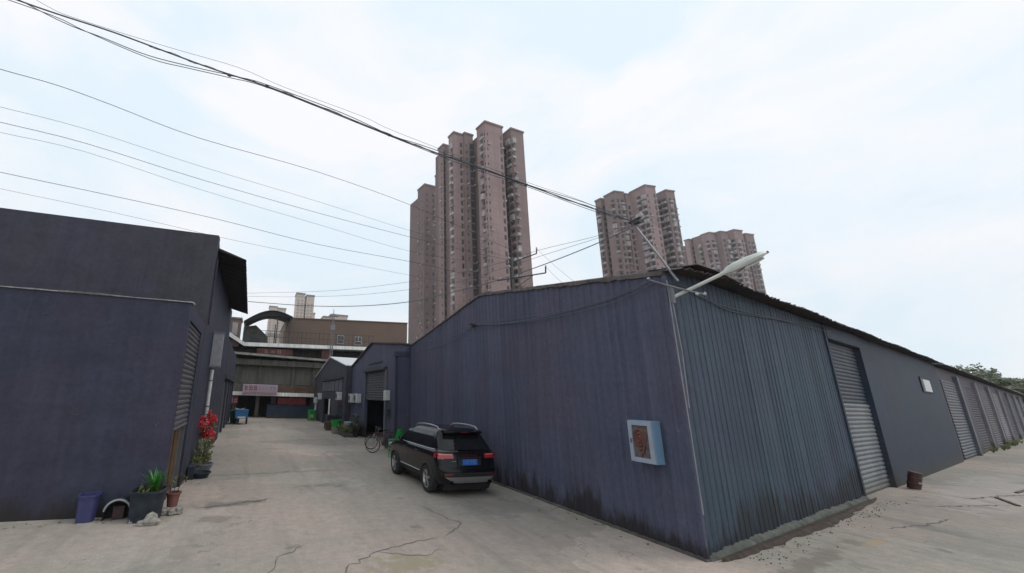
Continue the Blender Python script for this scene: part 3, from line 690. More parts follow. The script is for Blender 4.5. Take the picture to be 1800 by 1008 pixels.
W['u4'] = [(19.08, 24.75, 13.30), (15.69, 24.03, 12.49), (9.30, 22.68, 11.91), (2.75, 21.29, 12.13), (-3.55, 19.96, 12.38), (-8.18, 18.98, 12.74), (-10.93, 18.40, 12.58), (-11.93, 18.18, 12.60)]
W['l1'] = [(18.16, 25.46, 11.80), (13.57, 24.60, 11.65), (9.82, 23.90, 11.66), (3.02, 22.63, 11.42), (-2.77, 21.54, 11.59), (-7.35, 20.69, 11.58), (-11.43, 19.92, 11.51), (-12.51, 19.72, 11.60)]
W['l2'] = [(18.16, 25.06, 11.80), (13.49, 24.49, 10.77), (9.89, 24.05, 10.70), (3.16, 23.22, 10.79), (-2.16, 22.57, 10.92), (-7.62, 21.89, 11.21), (-12.06, 21.35, 11.33), (-13.25, 21.20, 11.40)]
W['c1'] = [(7.34, 5.62, 6.09), (6.84, 6.19, 5.83), (6.20, 6.91, 5.55), (5.68, 7.50, 5.36), (5.22, 8.03, 5.23), (4.52, 8.82, 5.08), (3.92, 9.50, 4.98), (3.14, 10.39, 4.98), (2.19, 11.46, 5.07), (1.11, 12.69, 5.26), (-0.48, 14.50, 5.62)]
W['c2'] = [(7.34, 5.61, 6.14), (6.84, 6.17, 6.02), (6.08, 7.03, 5.90), (5.51, 7.69, 5.73), (4.72, 8.57, 5.56), (3.85, 9.56, 5.54), (2.31, 11.31, 5.57), (1.07, 12.70, 5.70), (-0.52, 14.50, 5.92)]
W['c3'] = [(7.34, 5.61, 6.12), (6.84, 6.17, 5.96), (6.21, 6.90, 5.78), (5.59, 7.59, 5.59), (4.72, 8.58, 5.36), (3.91, 9.50, 5.32), (2.60, 10.99, 5.36), (1.09, 12.70, 5.54), (-0.50, 14.50, 5.81)]
W['g1'] = [(7.27, 5.21, 4.82), (7.27, 6.06, 4.69), (7.27, 6.92, 4.65), (7.27, 8.25, 4.65), (7.27, 9.72, 4.73), (7.27, 11.26, 4.93), (7.27, 11.92, 5.04)]
W['g2'] = [(7.26, 5.19, 4.77), (7.26, 6.00, 4.60), (7.26, 6.92, 4.56), (7.26, 8.47, 4.60), (7.26, 10.28, 4.77), (7.26, 11.75, 4.99)]
W['g3'] = [(7.25, 5.19, 4.84), (7.25, 6.41, 4.70), (7.25, 7.81, 4.69), (7.25, 9.68, 4.84), (7.25, 11.58, 5.02)]
W['g4'] = [(7.27, 11.92, 5.04), (7.27, 12.82, 4.75), (7.27, 14.22, 4.59), (7.27, 15.89, 4.58), (7.27, 17.19, 4.60)]
W['g5'] = [(7.26, 11.75, 4.99), (7.26, 13.02, 4.84), (7.26, 14.72, 4.84), (7.26, 16.84, 4.97)]
W['r1'] = [(7.77, 5.13, 4.79), (8.67, 5.31, 4.68), (9.95, 5.57, 4.55), (11.53, 5.89, 4.62), (13.90, 6.36, 4.77), (16.43, 6.87, 4.97), (18.61, 7.31, 5.17)]
W['r2'] = [(7.86, 5.14, 4.78), (9.13, 5.39, 4.62), (10.55, 5.68, 4.63), (12.62, 6.09, 4.70), (15.75, 6.72, 4.80), (18.97, 7.37, 5.27)]
def smooth_path(pts, k=4):
    """Catmull-Rom through the measured cable points"""
    P = [Vector(p) for p in pts]; P = [P[0] * 2 - P[1]] + P + [P[-1] * 2 - P[-2]]; out = []
    for i in range(1, len(P) - 2):
        for j in range(k):
            t = j / k; a, b, c, d = P[i - 1:i + 3]
            out.append(0.5 * ((2 * b) + (c - a) * t + (2 * a - 5 * b + 4 * c - d) * t * t + (3 * b - a - 3 * c + d) * t ** 3))
    return out + [P[-2]]
def cable(name, key, r, parent=None, n=5):
    mb = MB(); mb.tube(smooth_path(W[key]), r, n); return mb.build(name, M['wire' if name == 'overhead_wire' else 'cable'], parent, smooth=True)
cable('cable', 'main1', 0.0115, CB); cable('cable', 'main2', 0.0065, CB); cable('cable', 'main3', 0.006, CB); cable('cable', 'loose', 0.003, CB)
# lashing strand twisted round the bundle
mb = MB(); sp = smooth_path(W['main1'], 10); q = []
for i, p in enumerate(sp):
    a = i * 0.8; q.append(p + Vector((0, math.cos(a) * .018, math.sin(a) * .018)))
mb.tube(q[:95], 0.0045, 4); mb.build('lashing', M['cable'], CB)
for p in ((4.75, 5.68, 6.61), (1.9, 5.84, 7.09), (-0.29, 5.96, 7.54), (-0.9, 6.0, 7.6)):
    mb = MB(); mb.rock(p, 0.024, seed=2, sq=(1.6, 1, 1)); mb.build('joint', M['cable'], CB)
for key, r, lab in (('u1', .012, 'thin overhead wire highest and farthest right of the wires from the far pole'), ('u2', .008, 'hair thin overhead wire second from the top on the far pole'),
                    ('u3', .012, 'dark overhead wire between two hair thin wires at left edge'), ('u4', .008, 'hair thin overhead wire just under the dark middle wire'),
                    ('l1', .013, 'dark overhead wire running to the lower crossarm of the far pole'), ('l2', .008, 'hair thin overhead wire lowest of those crossing the left sky')):
    o = cable('overhead_wire', key, r); tag(o, lab, 'wire', 'overhead wires crossing the alley')
o = cable('slack_cable', 'c1', .011); tag(o, 'thick slack cable drooping from the dark canopy to the corner post', 'cable', 'slack cables from the canopy')
o = cable('slack_cable', 'c2', .0045); tag(o, 'thin slack cable, upper of the pair above the thick drooping one', 'cable', 'slack cables from the canopy')
o = cable('slack_cable', 'c3', .0045); tag(o, 'thin slack cable, lower of the pair above the thick drooping one', 'cable', 'slack cables from the canopy')
GC = thing('gable_cables', 'black cables sagging across the gable wall and tied at a bracket', 'cables', (7.27, 5.2, 4.8))
for k, r in (('g1', .011), ('g2', .009), ('g3', .005), ('g4', .009), ('g5', .006)): cable('cable', k, r, GC)
W['r1'] = W['r1'][:-1] + [(17.4, 7.06, 4.88)]; W['r2'] = W['r2'][:-1] + [(17.4, 7.05, 4.86)]
EC = thing('eave_cables', 'thin black cables looped under the eave of the right corrugated wall', 'cables', (7.77, 5.13, 4.79))
for k, r in (('r1', .011), ('r2', .009)): cable('cable', k, r, EC)
# pole behind the warehouse with two crossarms
UP = thing('utility_pole', 'utility pole with two crossarms standing behind the warehouse gable', 'utility pole', (18.9, 24.7, 0))
mb = MB(); mb.tube([(18.9, 24.7, 0), (18.75, 24.7, 13.6)], [.15, .09], 10); mb.build('pole', M['concrete_dark'], UP, smooth=True)
mb = MB(); mb.tube([(18.95, 25.4, 13.3), (19.46, 22.63, 13.3), ], .045, 6); mb.tube([(19.46, 22.63, 13.3), (19.47, 22.6, 13.6)], .05, 6); mb.build('crossarm', M['dark_steel'], UP)
mb = MB(); mb.tube([(18.0, 25.7, 11.8), (20.07, 22.51, 11.8)], .05, 6); mb.tube([(20.07, 22.51, 11.8), (20.09, 22.48, 12.25)], .06, 6); mb.tube([(19.6, 23.2, 11.8), (18.9, 24.6, 11.0)], .025, 5); mb.build('crossarm', M['dark_steel'], UP)
for x, y, z in ((19.08, 24.75, 13.32), (19.2, 23.69, 13.32), (19.47, 22.6, 13.6), (18.16, 25.46, 11.82), (20.09, 22.48, 12.2), (18.9, 24.3, 11.82)):
    mb = MB(); mb.lathe([(.03, 0), (.075, .04), (.05, .10), (.07, .15), (.03, .2)], (x, y, z), 8); mb.build('insulator', M['porcelain'], UP, smooth=True)
for a, b, lab in (((19.47, 22.6, 13.7), (17.7, 16.5, 8.5), 'thin stay wire going down from the upper crossarm tip'), ((20.09, 22.48, 12.3), (16.6, 16.2, 8.2), 'thin stay wire going down from the lower crossarm tip')):
    mb = MB(); mb.tube(sagged(a, b, .15), .008, 4); o = mb.build('stay_wire', M['cable']); tag(o, lab, 'wire', 'stay wires by the far pole')

# ---------------------------------------------------------------- left: low building with half-open shutter
VA = Vector((-0.9987, 0.0504, 0)); NA = Vector((-0.0504, -0.9987, 0))
LX = -1.5
LB = thing('low_building', 'low dark violet building with a half open shutter beside the flower pots', 'building', (LX, 9.65, 0))
c0 = Vector((LX, 9.65, 0))
mb = MB(); obox(mb, c0, VA, NA, 0, 14, -0.22, 0, 0, 4.40); mb.build('front_wall', M['left'], LB)
mb = MB(); mb.box((LX - .2, 9.872, 0), (LX - .002, 9.95, 4.40)); mb.box((LX - .2, 12.15, 0), (LX - .002, 12.86, 4.40)); mb.box((LX - .2, 9.95, 4.05), (LX - .002, 12.15, 4.40)); mb.build('alley_wall', M['left'], LB)
mb = MB(); rd = random.Random(4); k = 46; vs = []
for i in range(k + 1):
    t = -0.04 + 14 * i / k; j = rd.uniform(-.012, .012)
    for d, z in ((0.035, 4.40), (0.035 + j, 4.428 + j), (-.25, 4.45), (-.25, 4.40)):
        q = c0 + VA * t + NA * d; vs.append((q.x, q.y, z))
fs = [(4 * i + a, 4 * i + 4 + a, 4 * i + 4 + (a + 1) % 4, 4 * i + (a + 1) % 4) for i in range(k) for a in range(4)]
mb.add(vs, fs + [(0, 1, 2, 3), (4 * k, 4 * k + 3, 4 * k + 2, 4 * k + 1)]); mb.build('coping', M['coping'], LB)
mb = MB(); mb.box((-15.5, 9.95, 4.30), (LX - .21, 12.86, 4.38)); mb.build('roof', M['roof_dark'], LB)
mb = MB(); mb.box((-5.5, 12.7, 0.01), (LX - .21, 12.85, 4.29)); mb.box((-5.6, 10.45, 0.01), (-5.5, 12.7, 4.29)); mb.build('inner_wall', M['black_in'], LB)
mb = MB(); slats(mb, (LX - .07, 9.95, 0), (0, 1, 0), (1, 0, 0), 2.2, 1.62, 4.05, 0.12, 0.035); sh = mb.build('roller_shutter', M['shut_dark'], LB)
mb = MB(); mb.box((LX - .09, 9.95, 1.57), (LX - .03, 12.15, 1.62)); mb.build('bottom_bar', M['steel'], sh)
mb = MB(); mb.box((LX - .16, 10.62, 0.0), (LX - .11, 11.55, 1.95)); mb.box((LX - .11, 10.85, 0), (LX - .09, 10.98, 1.95)); mb.build('inner_door', M['wood'], LB)
mb = MB(); mb.box((LX - .17, 11.6, 0.0), (LX - .10, 11.68, 1.95)); mb.box((LX - .18, 12.05, 0.0), (LX - .06, 12.12, 1.57)); mb.build('door_post', M['grille'], LB)
for x, z in ((-2.9, 3.4), (-4.2, 3.9), (-3.3, 1.9)):
    mb = MB(); q = c0 + VA * (-x - 1.5) + NA * .002; mb.box((q.x - .05, q.y - .012, z), (q.x + .06, q.y + .02, z + .03)); mb.build('wall_fixing', M['dark_steel'], LB)

# tall building behind it
TB = thing('tall_building', 'taller dark violet building with a flat parapet and a dark side canopy', 'building', (LX, 12.89, 0))
c1 = Vector((LX, 12.89, 0))
mb = MB(); obox(mb, c1, VA, NA, 0, 16, -0.3, 0, 0, 7.36); mb.build('front_wall', M['left2'], TB)
mb = MB(); mb.box((-6, 13.22, 0), (LX, 24.0, 6.99)); mb.build('alley_wall', M['left'], TB)
mb = MB(); mb.prism([(LX - .15, 13.22, 6.92), (LX - .002, 13.22, 7.34), (LX - .002, 14.1, 6.92)], (-.12, 0, 0)); mb.build('parapet_return', M['left'], TB)
mb = MB(); roof_z = lambda X: 6.98 - (X - LX) * 0.29
k = 70
vs = []
for i in range(k + 1):
    y = 13.15 + 9.6 * i / k; z = .02 * math.sin(i * 1.6)
    vs += [(LX + .001, y, 7.03 + z), (-0.6 + .012 * math.sin(i * 2.3), y, 6.74 + z), (-0.6, y, 6.71 + z), (LX + .001, y, 6.94 + z)]
fs = [(4 * i + a, 4 * i + 4 + a, 4 * i + 4 + (a + 1) % 4, 4 * i + (a + 1) % 4) for i in range(k) for a in range(4)]
mb.add(vs, fs + [(0, 1, 2, 3), (4 * k, 4 * k + 3, 4 * k + 2, 4 * k + 1)]); mb.build('canopy', M['black_sheet'], TB)
mb = MB(); mb.tube([(LX + .04, 13.05, 6.6), (LX + .05, 13.05, 4.45)], .03, 6); mb.build('rain_pipe', M['left'], TB)
# ribbed workshop front beneath and beyond
mb = MB(); corr(mb, (LX + .03, 16.0, 0), (0, 1, 0), (1, 0, 0), 7.9, lambda t: 3.45 - .02 * t, pitch=0.45, depth=0.06, seed=6); mb.build('ribbed_front', M['left2'], TB)
BS = thing('sign_board', 'blank pale grey sign board sticking out from the left alley wall', 'sign', (LX, 15.2, 3.3))
mb = MB(); mb.rbox((LX + .02, 15.2, 3.32), (-1.12, 15.36, 4.5), .015); mb.build('panel', M['dull_panel'], BS)
mb = MB(); mb.box((LX + .005, 15.18, 3.28), (-1.1, 15.38, 3.315)); mb.box((LX + .005, 15.18, 4.505), (-1.1, 15.38, 4.54)); mb.build('frame', M['steel'], BS)
PP = thing('drain_pipe', 'pale drain pipe with clamps on the left wall below the sign board', 'pipe', (LX + .1, 15.6, .5))
mb = MB(); mb.tube([(LX + .1, 15.6, .55), (LX + .1, 15.6, 3.2)], .065, 10); mb.tube([(LX + .1, 15.6, .6), (LX + .12, 15.6, .4), (LX + .25, 15.55, .3)], .065, 10); mb.build('pipe', M['white_plastic'], PP, smooth=True)
mb = MB()
for z in (1.0, 1.9, 2.8): mb.tube([(LX + .1, 15.6, z), (LX + .1, 15.6, z + .05)], .078, 10)
mb.build('clamp', M['steel'], PP)
# long workshop further along the alley
WK = thing('workshop', 'long ribbed violet workshop on the left side at the alley end', 'workshop', (LX, 24.05, 0))
mb = MB(); mb.box((-9, 24.05, 0), (LX - .08, 38.0, 5.5)); mb.build('wall', M['left'], WK)
mb = MB(); corr(mb, (LX - .06, 24.05, 0), (0, 1, 0), (1, 0, 0), 13.95, lambda t: 5.45, lambda t: 3.35, pitch=0.5, depth=0.07, seed=7); mb.build('upper_cladding', M['left2'], WK)
mb = MB(); mb.box((LX - .07, 24.05, 3.22), (LX + .14, 38.0, 3.34)); mb.build('ledge', M['dark_steel'], WK)
y = 24.4
while y < 37:
    mb = MB(); slats(mb, (LX - .07, y, 0), (0, 1, 0), (1, 0, 0), 2.6, 0.02, 3.0, .15, .04); mb.build('roller_shutter', M['shut_dark'], WK)
    mb = MB(); mb.box((LX - .078, y + 2.65, 0), (LX + .06, y + 3.1, 3.2)); mb.build('pilaster', M['left2'], WK); y += 3.2

# ---------------------------------------------------------------- right of the alley: two smaller gabled sheds
def gable_shed(name, label, X, y0, y1, yr, ze0, ze1, zr, mat, roofm, depth, doors):
    t = thing(name, label, 'shed', (X, y0, 0)); gap = 0.004
    def topz(y): return ze0 + (zr - ze0) * (y - y0) / (yr - y0) if y < yr else ze1 + (zr - ze1) * (y1 - y) / (y1 - yr)
    # wall with openings: split into vertical strips
    cuts = sorted({y0, y1, yr} | {a for d in doors for a in d[:2]}); mb = MB()
    for a, b in zip(cuts, cuts[1:]):
        op = [d for d in doors if d[0] <= a and d[1] >= b]
        segs = [(0, None)] if not op else ([(op[0][3], None)] if op[0][2] <= 0 else [(0, op[0][2]), (op[0][3], None)])
        for z0, z1 in segs:
            if z1 is None: pr = [(X, a, z0), (X, b, z0), (X, b, topz(b)), (X, a, topz(a))]
            else: pr = [(X, a, z0), (X, b, z0), (X, b, z1), (X, a, z1)]
            mb.prism(pr, (.18, 0, 0))
    mb.build('gable_wall', mat, t)
    mb = MB(); mb.box((X + .18, y0, 0), (X + depth, y0 + .15, ze0 - .06)); mb.box((X + .18, y1 - .15, 0), (X + depth, y1, ze1 - .06)); mb.box((X + depth, y0, 0), (X + depth + .1, y1, min(ze0, ze1))); mb.build('side_wall', mat, t)
    mb = MB(); mb.prism([(X - .12, y0 - .05, ze0 - .02), (X - .12, yr, zr), (X - .12, yr, zr + .07), (X - .12, y0 - .05, ze0 + .05)], (depth + .3, 0, 0))
    mb.prism([(X - .12, y1, ze1), (X - .12, yr + .003, zr), (X - .12, yr + .003, zr + .07), (X - .12, y1, ze1 + .07)], (depth + .3, 0, 0)); mb.build('roof', roofm, t)
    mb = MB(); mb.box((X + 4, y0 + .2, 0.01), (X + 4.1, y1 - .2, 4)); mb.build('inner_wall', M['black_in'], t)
    return t
S2 = gable_shed('gabled_shed', 'violet gabled shed with open dark doorway next to the black car', 6.75, 18.02, 27.4, 22.6, 5.0, 4.42, 5.56, M['gable'], M['roof_dark'], 12, [(19.95, 23.9, 0, 3.85)])
mb = MB(); slats(mb, (6.85, 19.95, 0), (0, 1, 0), (-1, 0, 0), 3.95, 2.2, 3.85, .14, .04); mb.build('roller_shutter', M['shut_dark'], S2)
mb = MB(); mb.box((6.60, 19.75, 3.86), (6.749, 24.1, 3.98)); mb.box((6.70, 20.6, 4.3), (6.749, 23.2, 4.36)); mb.build('door_hood', M['dark_steel'], S2)
mb = MB(); mb.box((6.68, 19.7, 0), (6.749, 19.94, 3.85)); mb.build('door_jamb', M['shut_grey'], S2)
mb = MB(); mb.box((6.55, 18.0, 4.38), (7.3, 18.2, 4.62)); mb.tube([(6.66, 18.15, 4.4), (6.68, 18.15, 0.1)], .06, 8); mb.build('rain_pipe', M['left'], S2)
mb = MB(); mb.rbox((6.50, 19.15, 2.25), (6.74, 19.55, 2.75), .02); o = mb.build('meter_box', M['white_plastic']); tag(o, 'white meter box on the shed wall right of the dark doorway', 'meter box')
mb = MB(); mb.rbox((6.55, 19.1, 1.5), (6.74, 19.4, 1.85), .02); o = mb.build('switch_box', M['dark_steel']); tag(o, 'small dark switch box below the white meter box', 'switch box')
S3 = gable_shed('gabled_shed', 'farther gabled shed with a pale roof slope at the alley end', 6.35, 27.5, 41.6, 33.8, 4.5, 4.1, 5.6, M['left2'], M['white_sheet'], 12, [(32.6, 33.8, 0, 2.1), (33.8, 36.3, 0, 2.1)])
mb = MB()
for k in range(6): mb.box((6.30, 28.6 + k * 1.4, 2.75), (6.349, 29.8 + k * 1.4, 3.55))
mb.build('high_window', M['shut_grey'], S3)
mb = MB(); mb.box((6.2, 28.3, 3.62), (6.349, 37.2, 3.70)); mb.build('lintel', M['dark_steel'], S3)
mb = MB(); mb.box((6.31, 28.2, 0.9), (6.349, 29.9, 1.9)); mb.build('window', M['glass'], S3)
mb = MB(); mb.prism([(6.15, 32.2, 0.0), (6.15, 32.6, 0.0), (6.3, 33.4, 2.1), (6.3, 33.0, 2.1)], (.05, 0, 0)); o = mb.build('plank', M['edge_white']); tag(o, 'white plank leaning in the doorway of the farther shed', 'plank')
# air conditioner units
def ac_proto(label):
    t = thing('air_conditioner', label, 'air conditioner', (0, 0, 0), 0, 'outdoor air conditioner units on the shed walls')
    mb = MB(); mb.rbox((-.30, -.42, 0), (0, .42, .56), .02); mb.build('case', M['white_plastic'], t)
    mb = MB()
    for k in range(5): mb.lathe([(.05 + .045 * k, -.315), (.065 + .045 * k, -.315), (.065 + .045 * k, -.30), (.05 + .045 * k, -.30)], (0, .1, .28), 20, 'x', cap=False)
    mb.build('fan_grille', M['grille'], t)
    for y_ in (-.36, .32):
        mb = MB(); mb.box((-.32, y_, -.04), (.02, y_ + .04, 0)); mb.build('bracket', M['steel'], t)
    return t
ac = ac_proto('pale air conditioner unit on the nearer shed, closest to its doorway'); ac.location = (6.74, 25.1, 2.0)
dup(ac, (6.74, 26.6, 1.98), 0, 'pale air conditioner unit on the nearer shed, by its far corner')
dup(ac, (6.34, 29.0, 2.1), 0, 'pale air conditioner unit above the window of the farther shed')
dup(ac, (6.34, 37.6, 2.0), 0, 'pale air conditioner unit on the farther shed at its far end')

# ---------------------------------------------------------------- far end of the alley
FB = thing('factory_block', 'sooty concrete factory block with balcony slabs across the alley end', 'factory', (-4, 42.2, 0))
mb = MB(); mb.box((-6, 44.6, 0), (22, 50, 7.3)); mb.build('back_wall', M['concrete_dark'], FB)
mb = MB(); mb.prism([(-6, 42.2, 8.2), (-2.7, 42.2, 8.2), (-1.1, 42.2, 7.3), (12.4, 42.2, 7.55), (22, 42.2, 7.7), (22, 42.2, 7.45), (12.4, 42.2, 7.28), (-1.1, 42.2, 7.0), (-2.7, 42.2, 7.9), (-6, 42.2, 7.9)], (0, 7.8, 0)); sb = mb.build('deck_slab', M['concrete_dark'], FB)
mb = MB(); mb.prism([(-6, 42.12, 8.36), (-2.67, 42.12, 8.36), (-1.1, 42.12, 7.40), (12.2, 42.12, 7.78), (12.2, 42.12, 7.42), (-1.1, 42.12, 7.02), (-2.7, 42.12, 7.95), (-6, 42.12, 7.95)], (0, .07, 0)); mb.build('slab_edge', M['edge_white'], sb)
mb = MB(); mb.prism([(-6, 42.2, 6.44), (13, 42.2, 5.98), (13, 42.2, 5.78), (-6, 42.2, 6.24)], (0, 2.4, 0)); sb = mb.build('balcony_slab', M['concrete_dark'], FB)
mb = MB(); mb.prism([(-6, 42.14, 6.5), (7.6, 42.14, 6.14), (7.6, 42.14, 5.93), (-6, 42.14, 6.28)], (0, .055, 0)); mb.build('slab_edge', M['concrete'], sb)
for x in (-1.6, 0.6, 4.0, 6.2, 9.4):
    mb = MB(); mb.box((x, 43.2, 0), (x + .38, 43.6, 5.7)); mb.build('column', M['concrete_dark'], FB)
mb = MB(); mb.box((-6, 43.7, 3.35), (13, 43.8, 5.3)); mb.build('panel_wall', M['conc_mid'], FB)
mb = MB(); mb.box((-6, 42.6, 5.2), (13, 43.65, 5.75)); mb.build('pipe_rack', M['concrete_dark'], FB)
for k in range(16):
    x = -2 + .9 * k; mb = MB(); mb.tube([(x, 42.5, 5.75), (x, 42.5, 5.25 + .2 * (k % 3))], .05, 5); mb.build('hanger', M['dark_steel'], FB)
mb = MB(); mb.box((-6, 42.16, 2.14), (6.36, 42.9, 2.5)); mb.build('fascia', M['edge_white'], FB)
mb = MB(); mb.box((-6, 42.9, 2.14), (12, 44.6, 3.3)); mb.build('lower_ceiling', M['concrete_dark'], FB)
mb = MB(); mb.box((2.7, 42.25, 2.52), (6.3, 42.3, 3.2)); mb.build('brown_board', flat('brown_board', (0.10, 0.055, 0.035), 0.7, var=.4, scale=2), FB)
mb = MB(); mb.box((-6, 44.4, 0.01), (12, 44.5, 2.1)); mb.build('opening_shade_sheet', M['black_in'], FB)  # black sheet carrying the darkness of the void below the fascia
for x0, x1, z0, z1, m, y in ((2.75, 5.6, 1.35, 2.0, 'red', 42.5), (-1.9, -1.1, 1.3, 2.05, 'red', 42.5), (2.1, 2.6, 1.35, 2.1, 'purple_pot', 42.9), (6.9, 7.9, 6.1, 7.25, 'rustred', 42.45), (0.2, 3.8, 6.35, 6.95, 'rustred', 42.4)):
    mb = MB(); mb.box((x0, y, z0), (x1, y + .05, z1)); mb.build('banner', M[m], FB)
def strokes(mb, x, y, z, w, h, rd):
    """one brush-like character: a few bars in a w x h cell"""
    for k in range(rd.choice((2, 3, 3))):
        zz = z + h * (0.12 + .36 * k) * rd.uniform(.9, 1.05); mb.box((x + w * .08, y - .012, zz), (x + w * rd.uniform(.8, .95), y, zz + h * .12))
    for k in range(rd.choice((1, 2))):
        xx = x + w * (rd.uniform(.2, .4) + .4 * k); mb.box((xx, y - .0125, z + h * .05), (xx + w * .13, y - .0005, z + h * rd.uniform(.8, .98)))
rd = random.Random(31)
mb = MB()
for k in range(3): strokes(mb, 0.9 + .62 * k, 42.395, 6.45, .5, .42, rd)
mb.build('faded_lettering', flat('pale_red_letter', (0.30, 0.17, 0.16), .7), FB)
mb = MB()
for k in range(2): strokes(mb, -1.85 + .38 * k, 42.495, 1.4, .34, .55, rd)
mb.build('banner_lettering', M['sign_white'], FB)
mb = MB()
for k in range(5): strokes(mb, 2.9 + .52 * k, 42.495, 1.42, .44, .5, rd)
mb.build('banner_lettering', flat('dark_red_letter', (0.16, 0.03, 0.03), .7), FB)
# railing on the deck
mb = MB()
for k in range(30):
    x = -1 + .47 * k; mb.tube([(x, 42.35, 7.4 + .028 * (x + 1)), (x, 42.35, 8.75 + .028 * (x + 1))], .022 if k % 4 else .035, 5)
for h in (8.1, 8.72): mb.tube([(-1, 42.35, h), (12.7, 42.35, h + .38)], .025, 5)
mb.build('railing', M['dark_steel'], FB)
mb = MB(); mb.box((8.3, 43.5, 6.1), (11.6, 44.2, 7.15)); mb.build('recess_shade_box', M['black_in'], FB)  # solid black box, a recess's darkness given as colour
# shop sign
SG = thing('shop_sign', 'faded pink and white shop sign with red characters over the far opening', 'sign', (-.73, 42.1, 2.35))
mb = MB(); mb.rbox((-.75, 41.98, 2.3), (2.6, 42.1, 3.25), .02); mb.build('panel', M['sign_white'], SG)
mb = MB()
for k in range(3): strokes(mb, -.6 + .42 * k, 41.979, 2.62, .38, .5, rd)
mb.build('large_characters', M['red'], SG)
mb = MB()
for k in range(5): strokes(mb, .72 + .35 * k, 41.979, 2.66, .30, .42, rd)
mb.build('grey_characters', flat('grey_violet_letter', (0.26, 0.22, 0.30), .7), SG)
mb = MB()
for k in range(15): strokes(mb, -.6 + .205 * k, 41.979, 2.36, .17, .17, rd)
mb.build('small_characters', flat('rose_letter', (0.34, 0.10, 0.14), .7), SG)
# low grey wall in front of the opening
LW = MB(); LW.box((1.75, 41.75, 0), (6.3, 41.95, 1.22)); LW.box((1.7, 41.7, 1.22), (6.33, 42.0, 1.29)); LW.box((1.75, 41.95, 0), (1.9, 42.15, 1.22))
o = LW.build('low_wall', M['plaster']); tag(o, 'low blue grey wall closing the right half of the alley end', 'wall')
# brown tiled building on the deck
BB = thing('brown_building', 'long brown tiled building with two windows above the factory deck', 'building', (3.4, 50.2, 0))
mb = MB(); mb.prism([(3.45, 50.2, 0), (19.95, 50.2, 0), (19.95, 50.2, 12.5), (3.45, 50.2, 11.75)], (0, 12, 0)); mb.build('wall', M['brown_tile'], BB)
mb = MB(); mb.prism([(3.4, 50.12, 11.72), (20.0, 50.12, 12.47), (20.0, 50.12, 12.62), (3.4, 50.12, 11.87)], (0, 12.2, 0)); mb.build('coping', flat('brown_coping', (.13, .085, .065), .8), BB)
for x in (10.05, 12.45):
    mb = MB(); mb.box((x, 50.15, 8.95), (x + .95, 50.195, 10.1)); wf = mb.build('window', M['tower_rail'], BB)
    mb = MB(); mb.box((x + .08, 50.13, 9.5), (x + .42, 50.148, 10.0)); mb.box((x + .52, 50.13, 9.5), (x + .87, 50.148, 10.0)); mb.box((x + .08, 50.13, 9.05), (x + .87, 50.148, 9.4)); mb.build('pane', M['glass'], wf)
# arched canopy
AC = thing('arched_canopy', 'dark arched sheet canopy on posts over the factory deck', 'canopy', (1.2, 48, 7.4))
mb = MB(); arc = []
for i in range(21):
    t = i / 20; x = -1.6 + 5.55 * t; arc.append((x, 47.5, 10.5 + 1.0 * t + 1.02 * math.sin(math.pi * t)))
low = [(x, y, z - .08) for x, y, z in arc]
mb.add([Vector(p) for p in arc + low] + [Vector(p) + Vector((0, 5.5, 0)) for p in arc + low], [])
n = 21
fs = []
for i in range(20): fs += [(i, i + 1, 2 * n + i + 1, 2 * n + i), (n + i, 3 * n + i, 3 * n + i + 1, n + i + 1), (i, n + i, n + i + 1, i + 1), (2 * n + i, 2 * n + i + 1, 3 * n + i + 1, 3 * n + i)]
mb.f += fs; mb.build('sheet', M['black_sheet'], AC)
mb = MB(); mb.prism([(x, 47.6, z - .09) for x, y, z in arc] + [(-1.55 + 5.45 * t, 47.6, 10.28 + 1.05 * t + .55 * math.sin(math.pi * t)) for t in lin(1, 0, 12)], (0, .06, 0)); mb.build('end_panel', M['black_sheet'], AC)
for x in (-1.4, 2.2, 3.7):
    for y in (47.75, 52.6):
        mb = MB(); mb.tube([(x, y, 7.4), (x, y, 10.6 + .18 * (x + 1.4))], .06, 6); mb.build('post', M['dark_steel'], AC)
SHD = thing('deck_shed', 'small grey shed with a sloping roof under the arched canopy', 'shed', (-.3, 50, 7.4))
mb = MB(); mb.prism([(-1.6, 50.0, 7.3), (-1.6, 50.0, 10.2), (-.2, 50.0, 10.5), (1.3, 50.0, 9.2), (1.5, 50.0, 7.3)], (0, 2.4, 0)); mb.build('shell', M['concrete_dark'], SHD)
mb = MB(); mb.box((-.7, 49.96, 7.4), (.3, 49.995, 9.0)); mb.build('door', M['dark_steel'], SHD)
SBK = thing('stair_block', 'small brownish stair block at the left end of the factory deck', 'stair block', (-3.5, 43.5, 8.3))
mb = MB(); mb.box((-5.5, 43.0, 7.0), (-1.7, 45.5, 9.9)); mb.build('wall', M['brown_tile'], SBK)
mb = MB(); mb.box((-5.6, 42.9, 9.9), (-1.6, 45.6, 10.05)); mb.build('roof_slab', M['concrete'], SBK)
mb = MB(); mb.box((-2.5, 42.93, 8.2), (-1.95, 42.995, 9.5)); mb.build('window', M['tower_rail'], SBK)
